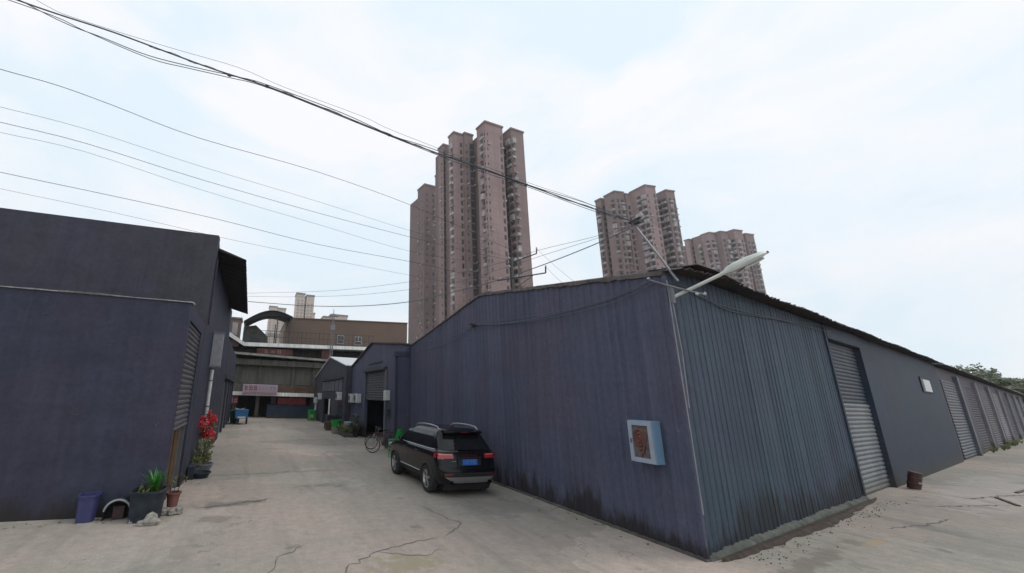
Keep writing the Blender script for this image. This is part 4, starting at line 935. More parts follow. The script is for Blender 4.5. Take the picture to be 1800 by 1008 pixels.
# lattice mast
LM = thing('lattice_mast', 'thin grey lattice mast with small crossarms in front of the brown building', 'mast', (7.85, 41.85, 0))
mb = MB()
for x, y in ((-.17, -.12), (.17, -.12), (-.17, .12), (.17, .12)): mb.tube([(7.85 + x, 41.95 + y, 0), (7.85 + x * .5, 41.95 + y * .5, 11.2)], .028, 5)
for k in range(22):
    z = k * .5; s_ = 1 - .5 * z / 11.2; a = .17 * s_; mb.tube([(7.85 - a, 41.83, z), (7.85 + a, 41.83, z + .5)], .014, 4); mb.tube([(7.85 + a, 41.83, z), (7.85 - a, 41.83, z + .5)], .014, 4)
mb.build('lattice', M['steel'], LM)
mb = MB(); mb.tube([(7.35, 41.95, 10.9), (8.4, 41.95, 10.9)], .04, 5); mb.tube([(7.5, 41.95, 10.3), (8.25, 41.95, 10.3)], .03, 5); mb.tube([(7.85, 41.95, 11.2), (7.85, 41.95, 11.7)], .03, 5); mb.build('crossarm', M['dark_steel'], LM)
mb = MB(); mb.rbox((7.6, 41.72, 9.3), (8.05, 41.9, 9.9), .02); mb.build('box', M['steel'], LM)

# ---------------------------------------------------------------- apartment towers
def rotz(a): return Vector((math.cos(R(a)), math.sin(R(a)), 0))
def tower(name, label, aR, aL, wings, cores, zbase, paint, cols, group=None, near_first=True):
    """wings: (corner x, corner y, depth of left face, width of right face, top z, cols on left face, cols on right face)"""
    u, v = rotz(aR), rotz(aL)
    t = thing(name, label, 'apartment tower', (wings[0][0], wings[0][1], 0), 0, group)
    wins = []; rails = []
    for i, (cx, cy, dl, wr, zt, cl_, cr_) in enumerate(wings):
        c = Vector((cx, cy, 0)); mb = MB()
        ext = dl + cores[1]
        if i in cores[0]: ext = dl
        mb.prism([c, c + u * wr, c + u * wr + v * ext, c + v * ext], (0, 0, zt))
        mb.build('wing', M[paint[i % len(paint)]], t)
        mb = MB(); a = .25
        q = [c - u * a - v * a, c + u * (wr + a) - v * a, c + u * (wr + a) + v * (ext + a), c - u * a + v * (ext + a)]
        mb.prism([p + Vector((0, 0, zt + .01)) for p in q], (0, 0, .7)); mb.build('parapet', M['pink'], t)
        for face, lst in (('L', cl_), ('R', cr_)):
            for kind, f, wd in lst:
                for k in range(int(zbase / 3), int(zt / 3) - 1):
                    z = 3.0 * k + 1.0
                    if face == 'R': o = c + u * (f * wr); d = u; nn = -v
                    else: o = c + v * (f * dl); d = v; nn = -u
                    wins.append((z, o, d, nn, wd, kind))
                    if kind == 'b': rails.append((z - .9, o, d, nn, wd))
    def wbox(mb, z, o, d, nn, wd, h, d0, d1):
        p = [o + d * s_ + nn * e for s_, e in ((-wd / 2, d0), (wd / 2, d0), (wd / 2, d1), (-wd / 2, d1))]
        mb.prism([Vector((q.x, q.y, z)) for q in p], (0, 0, h))
    wins.sort(key=lambda w_: (w_[1] + Vector((0, 0, w_[0] - CAMZ))).length)
    stuff = MB()
    for i, (z, o, d, nn, wd, kind) in enumerate(wins):
        mb = MB() if i < 100 else stuff
        wbox(mb, z - (.6 if kind == 'g' else 0), o, d, nn, wd, {'s': 1.1, 'g': 2.5}.get(kind, 1.7), 0.0, 0.04)  # kind g: dark panels painted as slot shade, other kinds are windows
        if i < 100: mb.build('window', M['win_dark_slot_shade'] if kind == 'g' else M[('tower_win', 'tower_win_mid', 'win_dark_slot_shade')[(i * 7 + i // 3) % 3]], t)
    if stuff.v: so = stuff.build('window', M['win_dark_slot_shade'], t); so['kind'] = 'stuff'
    rd = random.Random(len(wings)); stuff = MB()
    for i, (z, o, d, nn, wd) in enumerate(rails):
        mb = MB() if i < 100 else stuff
        pr = rd.choice((.5, .55, .9)); wbox(mb, z, o, d, nn, wd * 1.15, rd.choice((.9, 1.0, 1.0, 2.2)) , 0.0, pr)
        if i < 100: mb.build('balcony', M['tower_rail'] if rd.random() < .55 else M['pink'], t)
    if stuff.v: so = stuff.build('balcony', M['tower_rail'], t); so['kind'] = 'stuff'
    # air conditioner boxes and rooftop tanks live on the walls as small details
    rd = random.Random(17); mb = MB()
    for (z, o, d, nn, wd, kind) in wins:
        if rd.random() < .3: wbox(mb, z - .75, o + d * (wd * .5 + .2), d, nn, .8, .6, 0, .4)
    if mb.v: so = mb.build('wall_unit', M['tower_rail'], t); so['kind'] = 'stuff'
    return t
TA = tower('apartment_tower', 'tallest pinkish apartment tower with deep dark slots above the gable roof', 3, 97,
    [(61.7, 120.0, 3.5, 2.1, 99.2, [('s', .35, .7)], [('g', .5, 1.7)]),  # dark column here stands in for deep shade on the right face
     (62.0, 112.0, 3.3, 3.9, 99.2, [('b', .4, 1.4)], [('w', .78, .8)]),
     (66.1, 111.1, 1.2, 3.7, 99.4, [], [('s', .2, .5), ('g', .78, 1.5)]),
     (69.6, 102.8, 3.1, 7.7, 99.2, [('b', .62, 1.2), ('s', .15, .5)], [('s', .12, .5), ('w', .88, .9)]),
     (80.5, 102.6, 3.9, 5.7, 99.2, [('b', .35, 1.7), ('g', .86, 1.1)], [('b', .12, 1.2)])],
    ((0, 1, 2), 1.5), 24, ['pink', 'pink2'], None)
u, v = rotz(3), rotz(97)
mb = MB(); c = Vector((71.2, 107.0, 0)); mb.prism([c, c + u * 14.5, c + u * 14.5 + v * 16, c + v * 16], (0, 0, 98.5)); mb.build('core', M['brownpink_core_shade'], TA)  # darker paint puts the slot's shade into the core colour
mb = MB(); c = Vector((63.2, 115.0, 0)); mb.prism([c, c + u * 9, c + u * 9 + v * 12, c + v * 12], (0, 0, 98)); mb.build('core', M['brownpink_core_shade'], TA)
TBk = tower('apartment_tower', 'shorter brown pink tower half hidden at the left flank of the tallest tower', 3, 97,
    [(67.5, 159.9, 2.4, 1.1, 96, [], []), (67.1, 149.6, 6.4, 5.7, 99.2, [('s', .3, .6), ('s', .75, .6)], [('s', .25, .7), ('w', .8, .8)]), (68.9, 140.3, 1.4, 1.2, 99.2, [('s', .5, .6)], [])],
    ((0, 1, 2), 0), 24, ['brownpink_core_shade'], None)
mb = MB(); c = Vector((68.4, 152.5, 0)); mb.prism([c, c + u * 16, c + u * 16 + v * 14, c + v * 14], (0, 0, 97)); mb.build('core', M['brownpink_core_shade'], TBk)
T2 = tower('apartment_tower', 'middle pinkish apartment tower behind the leaning cable post', -8, 92,
    [(152.4, 130.0, 3.0, 4.3, 99.2, [('b', .5, 1.6)], [('w', .35, 1.1), ('w', .8, .8)]),
     (158.1, 121.3, 1.7, 7.0, 98.4, [], [('w', .2, 1.1), ('w', .5, 1.1), ('b', .8, 1.4)]),
     (152.6, 122.3, 2.6, 5.0, 99.2, [('b', .5, 1.4)], [('w', .3, 1.0), ('b', .75, 1.3)]),
     (161.0, 113.5, 4.5, 5.5, 99.4, [('b', .25, 1.6), ('b', .75, 1.6)], [('s', .15, .7), ('w', .8, .8)]),
     (173.4, 112.9, 4.6, 4.7, 99.2, [('b', .3, 1.7), ('b', .75, 1.5)], [('b', .35, 1.4), ('w', .8, .8)])],
    ((0,), 3.0), 20, ['pink', 'pink2'], None)
mb = MB(); u, v = rotz(-8), rotz(92); c = Vector((162.0, 118.5, 0)); mb.prism([c, c + u * 15.5, c + u * 15.5 + v * 14, c + v * 14], (0, 0, 98)); mb.build('core', M['brownpink_core_shade'], T2)  # core painted darker, shade of the gaps between wings
mb = MB(); c = Vector((155.2, 125.6, 0)); mb.prism([c, c + u * 14, c + u * 14 + v * 10, c + v * 10], (0, 0, 97.5)); mb.build('core', M['brownpink_core_shade'], T2)
T3 = tower('apartment_tower', 'farthest right apartment tower standing behind the street lamp head', -8, 92,
    [(242.3, 149.3, 2.4, 9.3, 100, [], [('w', .25, 1.5), ('w', .7, 1.5)]),
     (243.7, 143.1, 2.1, 6.4, 100, [('b', .5, 1.4)], [('w', .25, 1.3), ('b', .7, 1.5)]),
     (242.7, 138.1, 1.7, 7.1, 100, [('b', .8, 1.5)], [('b', .25, 1.8), ('w', .65, 1.3)]),
     (246.8, 134.7, 1.4, 5.3, 100, [], [('w', .3, 1.4), ('b', .75, 1.5)]),
     (253.7, 131.8, 2.7, 5.9, 101, [('b', .5, 1.6)], [('b', .3, 1.8), ('w', .8, 1.2)]),
     (262.9, 131.5, 1.9, 6.0, 100, [], [('w', .25, 1.4), ('b', .7, 1.7)])],
    ((0,), 2.6), 20, ['pink2', 'pink'], None)
mb = MB(); c = Vector((246.5, 141, 0)); mb.prism([c, c + u * 21, c + u * 21 + v * 16, c + v * 16], (0, 0, 98.5)); mb.build('core', M['brownpink_core_shade'], T3)  # same darkened core paint, standing in for shade between wings
# beige towers far beyond the alley
def far_tower(label, x, y, wings, zt):
    t = thing('apartment_tower', label, 'apartment tower', (x, y, 0), 0, 'beige towers beyond the factory')
    for a, b, d, z in wings:
        mb = MB(); mb.box((x + a, y + d, 0), (x + b, y + d + 14, z)); mb.build('wing', M['beige'], t)
        mb = MB(); mb.box((x + a - .4, y + d - .4, z + .02), (x + b + .4, y + d + 14.4, z + 1.6)); mb.build('parapet', M['beige_dk'], t)
        for f in (.28, .72):
            st = MB()
            for k in range(4, int(z / 3.2) - 1): st.box((x + a + (b - a) * f - 1.0, y + d - .12, k * 3.2), (x + a + (b - a) * f + 1.0, y + d - .01, k * 3.2 + 1.7))
            so = st.build('window', M['hazy_win'], t); so['kind'] = 'stuff'
    mb = MB(); a, b = wings[0][0], wings[-1][1]; mb.box((x + a - .3, y - 1.0, zt * .66), (x + b + .3, y - .25 + 1, zt * .66 + 2.5)); mb.build('band', M['beige_dk'], t)
    return t
far_tower('far beige tower with two blunt bays rising clear above the factory', 33.8, 388, [(0, 8.5, 0, 100), (8.6, 10.0, 3, 97), (10.1, 18, 0, 99), (18.1, 20.5, 6, 82)], 100)
far_tower('far beige tower seen half behind the arched canopy', 10.5, 459, [(0, 9, 0, 99), (9.2, 19, 2, 98)], 100)
far_tower('low far beige block just showing over the brown building', 53.0, 330, [(0, 7, 0, 67), (7.1, 22, 3, 70)], 70)

# ---------------------------------------------------------------- trees behind the storage row
def leaf_cloud(mb, c, rad, n, size, rd, sq=(1, 1, .8)):
    for _ in range(n):
        while True:
            p = Vector((rd.uniform(-1, 1), rd.uniform(-1, 1), rd.uniform(-1, 1)))
            if .25 < p.length < 1: break
        p = Vector((p.x * rad * sq[0], p.y * rad * sq[1], p.z * rad * sq[2])) + Vector(c)
        a = Vector((rd.gauss(0, 1), rd.gauss(0, 1), rd.gauss(0, 1))).normalized(); b = a.orthogonal().normalized(); s_ = size * rd.uniform(.6, 1.3)
        mb.add([p - a * s_, p + b * s_ * .5, p + a * s_, p - b * s_ * .5], [(0, 1, 2, 3)])
def tree(label, x, y, h, r, seed, n=900):
    rd = random.Random(seed); t = thing('tree', label, 'tree', (x, y, 0), 0, 'trees behind the storage row')
    mb = MB(); mb.tube([(x, y, 0), (x + .1, y, h * .35), (x - .05, y + .1, h * .7)], [.22, .17, .09], 8)
    tips = []
    for k in range(7):
        a = rd.uniform(0, 6.28); e = Vector((x + math.cos(a) * r * .65, y + math.sin(a) * r * .65, h * rd.uniform(.55, .9))); mb.tube([(x, y, h * rd.uniform(.3, .5)), Vector((x, y, h * .55)).lerp(e, .5), e], [.1, .07, .03], 6); tips.append(e)
    mb.build('trunk', M['trunk'], t, smooth=True)
    mb = MB()
    for e in tips + [Vector((x, y, h * .85))]:
        rr = r * rd.uniform(.32, .55); leaf_cloud(mb, e, rr, n // 13, .36, rd)
        for q in range(3): leaf_cloud(mb, e + Vector((rd.uniform(-1, 1), rd.uniform(-1, 1), rd.uniform(0, .8))) * rr, rr * .45, n // 34, .32, rd)
    mb.build('crown', M['leaf_far'], t)
for i, (lab, x, y, h, r) in enumerate([
    ('leafy tree top showing first above the storage row roof, nearest the warehouse', 140, 41.0, 12.3, 3.6),
    ('broad leafy tree top second from the left above the storage row roof', 150, 41.0, 13.4, 4.0),
    ('broad leafy tree top third from the left above the storage row roof', 138, 35.6, 11.2, 3.6),
    ('leafy tree top fourth from the left above the storage row roof', 133, 32.0, 9.6, 3.6),
    ('leafy tree top at the right edge above the storage row roof', 140, 31.0, 8.6, 4.2)]): tree(lab, x, y, h, r, 40 + i)

# ---------------------------------------------------------------- black car (rear towards the camera)
CAR = thing('parked_car', 'black sport utility car with roof rails parked beside the gable wall', 'car', (5.62, 9.50, 0))
# local frame: x right, y forward from the rear bumper, z up.  levels: z, y rear, y front, half width, corner radius rear, corner radius front
LEV = [(0.27, 0.22, 4.10, .70, .25, .35), (0.31, 0.08, 4.22, .80, .30, .45), (0.42, 0.02, 4.30, .855, .30, .5), (0.55, 0.00, 4.33, .875, .30, .55), (0.66, 0.01, 4.33, .882, .28, .55),
       (0.72, 0.045, 4.32, .886, .26, .55), (0.86, 0.075, 4.27, .888, .24, .55), (0.97, 0.09, 4.10, .882, .23, .6), (1.04, 0.11, 3.75, .868, .22, .6), (1.085, 0.14, 3.38, .845, .20, .5),
       (1.12, 0.17, 3.20, .815, .18, .3), (1.22, 0.25, 3.04, .785, .17, .25), (1.36, 0.37, 2.80, .738, .16, .22), (1.48, 0.46, 2.56, .690, .15, .20), (1.555, 0.47, 2.38, .655, .15, .2), (1.60, 0.46, 2.25, .62, .16, .25), (1.635, 0.52, 2.10, .55, .2, .25), (1.655, 0.72, 1.90, .40, .2, .25)]
def lev_at(z):
    for a, b in zip(LEV, LEV[1:]):
        if a[0] <= z <= b[0]:
            f = (z - a[0]) / (b[0] - a[0]); return [a[i] + (b[i] - a[i]) * f for i in range(6)]
    return list(LEV[-1])
def ring(l):
    z, yr, yf, hw, rr, rf = l; P = []
    n = 9
    def side_pt(f): return yr + rr + (yf - rf - yr - rr) * f
    for i in range(n): a = math.pi * 1.5 + (math.pi / 2) * i / (n - 1); P.append((hw - rr + rr * math.cos(a), yr + rr + rr * math.sin(a)))
    for i in range(1, 14): P.append((hw, side_pt(i / 14)))
    for i in range(n): a = (math.pi / 2) * i / (n - 1); P.append((hw - rf + rf * math.cos(a), yf - rf + rf * math.sin(a)))
    P2 = [(-x, y) for x, y in P[::-1]]
    Q = P + P2
    out_ = []
    for x, y in Q:
        # barrel the rear and front in plan
        bow = .05 * (abs(x) / hw) ** 2
        if y < yr + rr: y = y + bow
        elif y > yf - rf: y = y - bow * 1.5
        out_.append(Vector((x, y, z)))
    return out_
mb = MB(); rings = []
zs = []
for a, b in zip(LEV, LEV[1:]):
    k = max(1, int((b[0] - a[0]) / .035))
    for j in range(k): zs.append(lev_at(a[0] + (b[0] - a[0]) * j / k + 1e-6))
zs.append(list(LEV[-1])); rings = [ring(l) for l in zs]; n = len(rings[0])
vs = [p for r_ in rings for p in r_]
fs = [(i * n + k, i * n + (k + 1) % n, (i + 1) * n + (k + 1) % n, (i + 1) * n + k) for i in range(len(rings) - 1) for k in range(n)]
fs += [tuple(range(n))[::-1], tuple((len(rings) - 1) * n + k for k in range(n))]
mb.add(vs, fs)
body = mb.build('body', M['car'], None, world=False, smooth=True)
AX = (0.82, 3.34)
cut = MB()
for y in AX:
    for s_ in (-1, 1): cut.lathe([(.37, .60), (.37, 1.0)], (0, y, .345), 40, 'x') if s_ > 0 else cut.lathe([(.37, -1.0), (.37, -.60)], (0, y, .345), 40, 'x')
co = cut.build('cutter', M['car_trim'], None, world=False)
md = body.modifiers.new('b', 'BOOLEAN'); md.operation = 'DIFFERENCE'; md.object = co; md.solver = 'EXACT'
dg = bpy.context.evaluated_depsgraph_get(); nm = bpy.data.meshes.new_from_object(body.evaluated_get(dg))
body.modifiers.clear(); body.data = nm; bpy.data.objects.remove(co)
nm.set_sharp_from_angle(angle=R(35))
body.parent = CAR; ORG[body.name] = Vector()
def carp(mb, name, m, parent=CAR, smooth=False): return mb.build(name, M[m], parent, world=False, smooth=smooth)
def srf(x_side, y, z, off=.004):   # point on the flank
    l = lev_at(z); return Vector((x_side * (l[3] + off), y, z))
def rear(x, z, off=.004):          # point on the tail
    l = lev_at(z); yr, hw, rr = l[1], l[3], l[4]; y = yr; ax = abs(x)
    if ax > hw - rr: a = min(1, (ax - hw + rr) / rr); y = yr + rr - rr * math.sqrt(max(0, 1 - a * a))
    return Vector((x, y + .05 * (ax / hw) ** 2 - off, z))
def patch(mb, fn, us, vs_, thick=None):
    o = len(mb.v); nu = len(us)
    for b in vs_:
        for a in us: mb.v.append(fn(a, b))
    for j in range(len(vs_) - 1):
        for i in range(nu - 1): mb.f.append((o + j * nu + i, o + j * nu + i + 1, o + (j + 1) * nu + i + 1, o + (j + 1) * nu + i))
# side glass (three panes each side), follows the flank
for s_ in (-1, 1):
    for y0b, y1b, y0t, y1t in ((.62, 1.28, .80, 1.28), (1.34, 2.22, 1.34, 2.22), (2.28, 3.02, 2.28, 2.50)):
        mb = MB(); patch(mb, lambda f, z, a=y0b, b=y1b, c=y0t, d=y1t: srf(s_, (a + (c - a) * (z - 1.13) / .38) * (1 - f) + (b + (d - b) * (z - 1.13) / .38) * f, z), lin(0, 1, 8), lin(1.13, 1.51, 8))
        carp(mb, 'side_window', 'car_glass', smooth=True)
    mb = MB(); mb.tube([srf(s_, y, z, .006) for y, z in ((.45, 1.125), (.9, 1.115), (1.6, 1.11), (2.4, 1.11), (3.05, 1.115))], .009, 6); carp(mb, 'window_trim', 'chrome', smooth=True)
    # roof rail
    mb = MB(); mb.tube([(s_ * .60, .62, 1.60), (s_ * .60, .74, 1.67), (s_ * .605, 1.1, 1.70), (s_ * .605, 1.6, 1.705), (s_ * .60, 2.05, 1.675), (s_ * .59, 2.25, 1.61)], [.014, .02, .02, .02, .018, .014], 8); carp(mb, 'roof_rail', 'chrome', smooth=True)
    # mirror
    mb = MB(); mb.rbox((s_ * .86 - .11 if s_ < 0 else s_ * .86, 2.66, 1.08), (s_ * .86 if s_ < 0 else s_ * .86 + .11, 2.84, 1.22), .035); mb.tube([(s_ * .80, 2.76, 1.08), (s_ * .90, 2.75, 1.12)], .025, 6); carp(mb, 'mirror', 'car', smooth=True)
    for y in (1.42, 2.32):
        mb = MB(); mb.tube([srf(s_, y, .98, .002), srf(s_, y + .04, .98, .025), srf(s_, y + .18, .985, .025), srf(s_, y + .22, .985, .002)], .012, 6); carp(mb, 'door_handle', 'car', smooth=True)
    for y0 in (1.31, 2.25):
        mb = MB(); mb.tube([srf(s_, y0, z, -.0015) for z in lin(.48, 1.1, 10)], .004, 4); carp(mb, 'door_seam', 'car_trim')
    mb = MB(); mb.tube([srf(s_, y, .46, .004) for y in lin(1.35, 2.85, 6)], .011, 6); carp(mb, 'sill_trim', 'chrome', smooth=True)
    mb = MB(); patch(mb, lambda y, z: srf(s_, y, z, .010), lin(1.22, 2.94, 10), lin(.30, .43, 3)); carp(mb, 'sill_cladding', 'car_trim')
    for y in AX:
        mb = MB(); P = [(y + .395 * math.cos(a), .345 + .395 * math.sin(a)) for a in lin(-.12, math.pi + .12, 18)]
        mb.tube([srf(s_, q[0], max(.28, q[1]), .0) for q in P], .026, 6); carp(mb, 'wheel_arch', 'car_trim', smooth=True)
# rear window, spoiler, tailgate
mb = MB(); patch(mb, lambda f, z: rear(f * (lev_at(z)[3] - .13), z), lin(-1, 1, 14), lin(1.13, 1.47, 8)); carp(mb, 'rear_window', 'car_glass', smooth=True)
mb = MB(); mb.prism([(-.60, .52, 1.57), (-.58, .36, 1.535), (-.3, .32, 1.55), (.3, .32, 1.55), (.58, .36, 1.535), (.60, .52, 1.57)], (0, 0, .035)); mb.prism([(-.12, .33, 1.532), (.12, .33, 1.532), (.12, .345, 1.54), (-.12, .345, 1.54)], (0, 0, .008)); sp_ = carp(mb, 'spoiler', 'car')
mb = MB(); mb.box((-.11, .318, 1.552), (.11, .322, 1.572)); mb.build('brake_lamp', M['tail_dk'], sp_, world=False)
mb = MB(); mb.tube([(0, 1.0, 1.65), (0, .92, 1.72), (0, .86, 1.73)], [.02, .014, .006], 6); carp(mb, 'antenna', 'car_trim')
mb = MB(); mb.tube([(-.02, .30, 1.165), (.1, .30, 1.17), (.33, .33, 1.165)], .008, 5); carp(mb, 'wiper', 'car_trim')
for s_ in (-1, 1):
    mb = MB(); patch(mb, lambda f, z: rear(s_ * (.46 + (.868 - .46) * f), z, .012), lin(0, .62, 8) , lin(.935, 1.045, 5)); tl = carp(mb, 'tail_light', 'tail', smooth=True)
    mb = MB()
    patch(mb, lambda f, z: rear(s_ * (.46 + (.868 - .46) * f), z, .014), lin(.64, .97, 8), lin(.92, 1.055, 5))
    mb.build('outer_lens', M['tail'], tl, world=False, smooth=True)
    mb = MB(); patch(mb, lambda y, z: srf(s_, y, z, .007), lin(.25, .40, 4), lin(.945, 1.05, 4)); mb.build('side_lens', M['tail'], tl, world=False, smooth=True)
    mb = MB(); patch(mb, lambda f, z: rear(s_ * (.46 + (.868 - .46) * f), z, .019), lin(.1, .9, 8), lin(1.018, 1.038, 2)); mb.build('pale_lens', M['tail_hi'], tl, world=False, smooth=True)
    mb = MB(); patch(mb, lambda f, z: rear(s_ * f, z, .008), lin(.52, .72, 5), lin(.53, .57, 2)); carp(mb, 'reflector', 'tail_dk')
    mb = MB(); mb.lathe([(.05, -.01), (.05, .12), (.035, .12), (.035, -.0)], (s_ * .56, .01, .37), 16, 'y', cap=False); carp(mb, 'exhaust', 'car_trim', smooth=True)
mb = MB(); mb.tube([rear(x, 1.105, .006) for x in lin(-.80, -.30, 8)], .008, 5); carp(mb, 'tailgate_trim', 'chrome', smooth=True)
mb = MB(); mb.tube([rear(x, .705, .0) for x in lin(-.86, .86, 24)], .005, 4); carp(mb, 'bumper_seam', 'car_trim')
for s_ in (-1, 1):
    mb = MB(); mb.tube([rear(s_ * .66 * (lev_at(z)[3] / .87), z, .0) for z in lin(.72, 1.1, 12)], .004, 4); carp(mb, 'tailgate_seam', 'car_trim')
# number plate in its recess, emblem bars, chrome strip
mb = MB(); patch(mb, lambda x, z: rear(x, z, .004), lin(-.34, .34, 6), lin(.76, .93, 3)); carp(mb, 'plate_recess', 'car_trim')
mb = MB(); mb.box((-.22, .045, .775), (.22, .056, .915)); pl_ = carp(mb, 'number_plate', 'plate')
rd = random.Random(2); mb = MB()
for k in range(7):
    x = -.19 + .054 * k; mb.box((x, .0435, .80), (x + .012, .0449, .885)); mb.box((x, .0435, .80 + .035 * rd.randint(0, 2)), (x + .034, .0449, .812 + .035 * rd.randint(0, 2) + .02))
mb.build('plate_lettering', flat('plate_white', (.10, .22, .50), .5), pl_, world=False)
mb = MB(); mb.box((-.36, .056, .945), (.36, .075, .968)); carp(mb, 'tailgate_strip', 'chrome' if False else 'car_trim')
mb = MB()
for k in range(5):
    x = -.19 + .085 * k; mb.box((x, .068, .99), (x + .012, .079, 1.03)); mb.box((x + .038, .068, .99), (x + .05, .079, 1.03)); mb.box((x, .068, 1.004), (x + .05, .079, 1.014))
carp(mb, 'tailgate_lettering', 'tail_dk')
mb = MB(); mb.box((-.52, .07, .86), (-.40, .082, .875)); carp(mb, 'badge', 'chrome')
# silver skid plate wrapping under the bumper
mb = MB()
def skid(f, z): 
    xx = f * (.78 - (.46 - z) * 1.2); q = rear(xx, z, .02); return q
patch(mb, lambda f, z: rear(f * (.50 + (z - .35) * 1.5), z, .016), lin(-1, 1, 16), lin(.35, .50, 5)); carp(mb, 'skid_plate', 'skid', smooth=True)
mb = MB(); patch(mb, lambda x, z: rear(x, z, .006), lin(-.8, .8, 16), lin(.505, .60, 4)); carp(mb, 'bumper_cladding', 'car_trim', smooth=True)
# underside, hung low so it deepens the shade beneath the car
mb = MB(); mb.box((-.66, .25, .15), (.66, 4.0, .30)); carp(mb, 'underbody', 'car_trim')
# head lights for completeness at the front corners
for s_ in (-1, 1):
    mb = MB(); mb.rbox((s_ * .70 - .12, 4.08, .78), (s_ * .70 + .12, 4.24, .90), .04); carp(mb, 'headlight', 'chrome', smooth=True)
mb = MB(); patch(mb, lambda f, z: Vector((f * (lev_at(z)[3] - .10), lev_at(z)[2] + .006 - .075 * f * f, z)), lin(-1, 1, 10), lin(1.13, 1.5, 8)); carp(mb, 'windscreen', 'car_glass', smooth=True)
# wheels
def wheel(side, y):
    cx = side * .80
    mb = MB(); prof = [(.225, -.10), (.30, -.108), (.335, -.095), (.347, -.05), (.347, .05), (.335, .095), (.30, .108), (.225, .10)]
    mb.lathe(prof, (cx, y, .347), 36, 'x', cap=False); wh = carp(mb, 'wheel', 'rubber', smooth=True)
    mb = MB(); f = side * .085
    mb.lathe([(.0, f * .3), (.225, f * .3)] if side > 0 else [(.0, f * .3), (.225, f * .3)], (cx, y, .347), 30, 'x', cap=False); mb.build('brake_disc', M['rim_dark'], wh, world=False)
    mb = MB()
    ringp = [(.205, f * .6), (.228, f * 1.05), (.236, f * 1.12), (.236, f * .5)]
    mb.lathe(ringp, (cx, y, .347), 36, 'x', cap=False)
    for k in range(5):
        a = 2 * math.pi * k / 5 + .3
        for da in (-.13, .13):
            a2 = a + da
            p = Vector((cx + f * 1.0, y + .05 * math.cos(a), .347 + .05 * math.sin(a))); q = Vector((cx + f * 1.05, y + .215 * math.cos(a2), .347 + .215 * math.sin(a2)))
            mb.tube([p, q], [.022, .016], 6)
    mb.lathe([(.0, f * 1.15), (.04, f * 1.15), (.055, f * .9), (.055, f * .6)], (cx, y, .347), 16, 'x', cap=False)
    mb.build('rim', M['alloy'], wh, world=False, smooth=True)
for y in AX:
    for s_ in (-1, 1): wheel(s_, y)

# ---------------------------------------------------------------- pots and tubs by the low building
def bucket(mb, c, r0, r1, h, wall=.015, n=28, square=0.0):
    vs = []; prof = [(r0, 0), (r0 + (r1 - r0) * .5, h * .5), (r1, h - .03), (r1 + .02, h - .03), (r1 + .02, h), (r1 - wall, h), (r0 + .0 - wall, .03), (0.001, .03)]
    for r_, z in prof:
        for k in range(n):
            a = 2 * math.pi * k / n; ca, sa = math.cos(a), math.sin(a); e = 1.0
            if square: p_ = 2 + square * 4; e = (abs(ca) ** p_ + abs(sa) ** p_) ** (-1 / p_)
            vs.append(Vector((c[0] + r_ * ca * e, c[1] + r_ * sa * e, c[2] + z)))
    mb.add(vs, [(i * n + k, i * n + (k + 1) % n, (i + 1) * n + (k + 1) % n, (i + 1) * n + k) for i in range(len(prof) - 1) for k in range(n)] + [tuple(range(n))[::-1]])
BK = thing('tub', 'tall violet blue plastic tub standing against the dark wall', 'tub', (-2.66, 9.48, 0))
mb = MB(); bucket(mb, (-2.70, 9.52, 0), .14, .162, .47, square=.3); mb.build('tub_body', M['bucket'], BK, smooth=True)
# arched kennel-like tub lying on its side
KN = thing('arched_shelter', 'low dark arched tub lying open mouth forward between tub and planter', 'tub', (-2.17, 9.6, 0))
mb = MB(); m_ = 16; arc = [(-2.17 - .23 * math.cos(math.pi * i / m_), .10 + .27 * math.sin(math.pi * i / m_) ** .8) for i in range(m_ + 1)]
arc = [(-2.40, 0)] + arc + [(-1.94, 0)]; vs = []
for y in (9.40, 9.64):
    for x, z in arc: vs.append((x, y, z))
k = len(arc); mb.add(vs, [(i, i + 1, k + i + 1, k + i) for i in range(k - 1)] + [tuple(range(k, 2 * k))]); mb.prism([(x, 9.62, z) for x, z in arc], (0, .02, 0)); mb.build('shell', M['black_in'], KN)
mb = MB(); mb.tube([(x, 9.39, z) for x, z in arc[2:-2]], [.012] + [.02] * (len(arc) - 6) + [.012], 6); mb.build('rim', M['grey_rim'], KN, smooth=True)
mb = MB(); mb.rbox((-2.27, 9.48, 0.0), (-2.07, 9.60, .24), .02); mb.build('inner_brick', flat('dull_brick', (.055, .032, .03), .9, var=.3), KN)
# big square planter with spiky plant
def blade(mb, base, az, length, lean, w, rd):
    P = []; b = Vector(base); d = Vector((math.cos(az), math.sin(az), 0)); sdv = Vector((-d.y, d.x, 0)); k = 7; vs = []
    for i in range(k + 1):
        t = i / k; q = b + d * (length * lean * t ** 1.6) + Vector((0, 0, length * (t - .42 * lean * t * t))); ww = w * (1 - t) ** .6 * (.55 + .45 * math.sin(min(1, t * 2.2) * 1.57)); vs += [q - sdv * ww, q + Vector((0, 0, -.25 * ww)), q + sdv * ww]
    fs = []
    for i in range(k): o = 3 * i; fs += [(o, o + 3, o + 4, o + 1), (o + 1, o + 4, o + 5, o + 2)]
    mb.add(vs, fs)
PL = thing('potted_plant', 'blue black square planter with a bright green spiky plant', 'potted plant', (-1.66, 9.66, 0))
mb = MB(); bucket(mb, (-1.68, 9.40, 0), .25, .29, .54, square=.9); pot = mb.build('pot', M['planter'], PL, smooth=True)
mb = MB(); mb.lathe([(0.001, .48), (.26, .48)], (-1.68, 9.40, 0), 20, cap=False); mb.build('soil', M['soil'], PL)
mb = MB(); rd = random.Random(4)
for k in range(60): blade(mb, (-1.60 + rd.uniform(-.05, .05), 9.42 + rd.uniform(-.05, .05), .47), rd.uniform(0, 6.28), rd.uniform(.28, .52), rd.uniform(.2, .8), .020, rd)
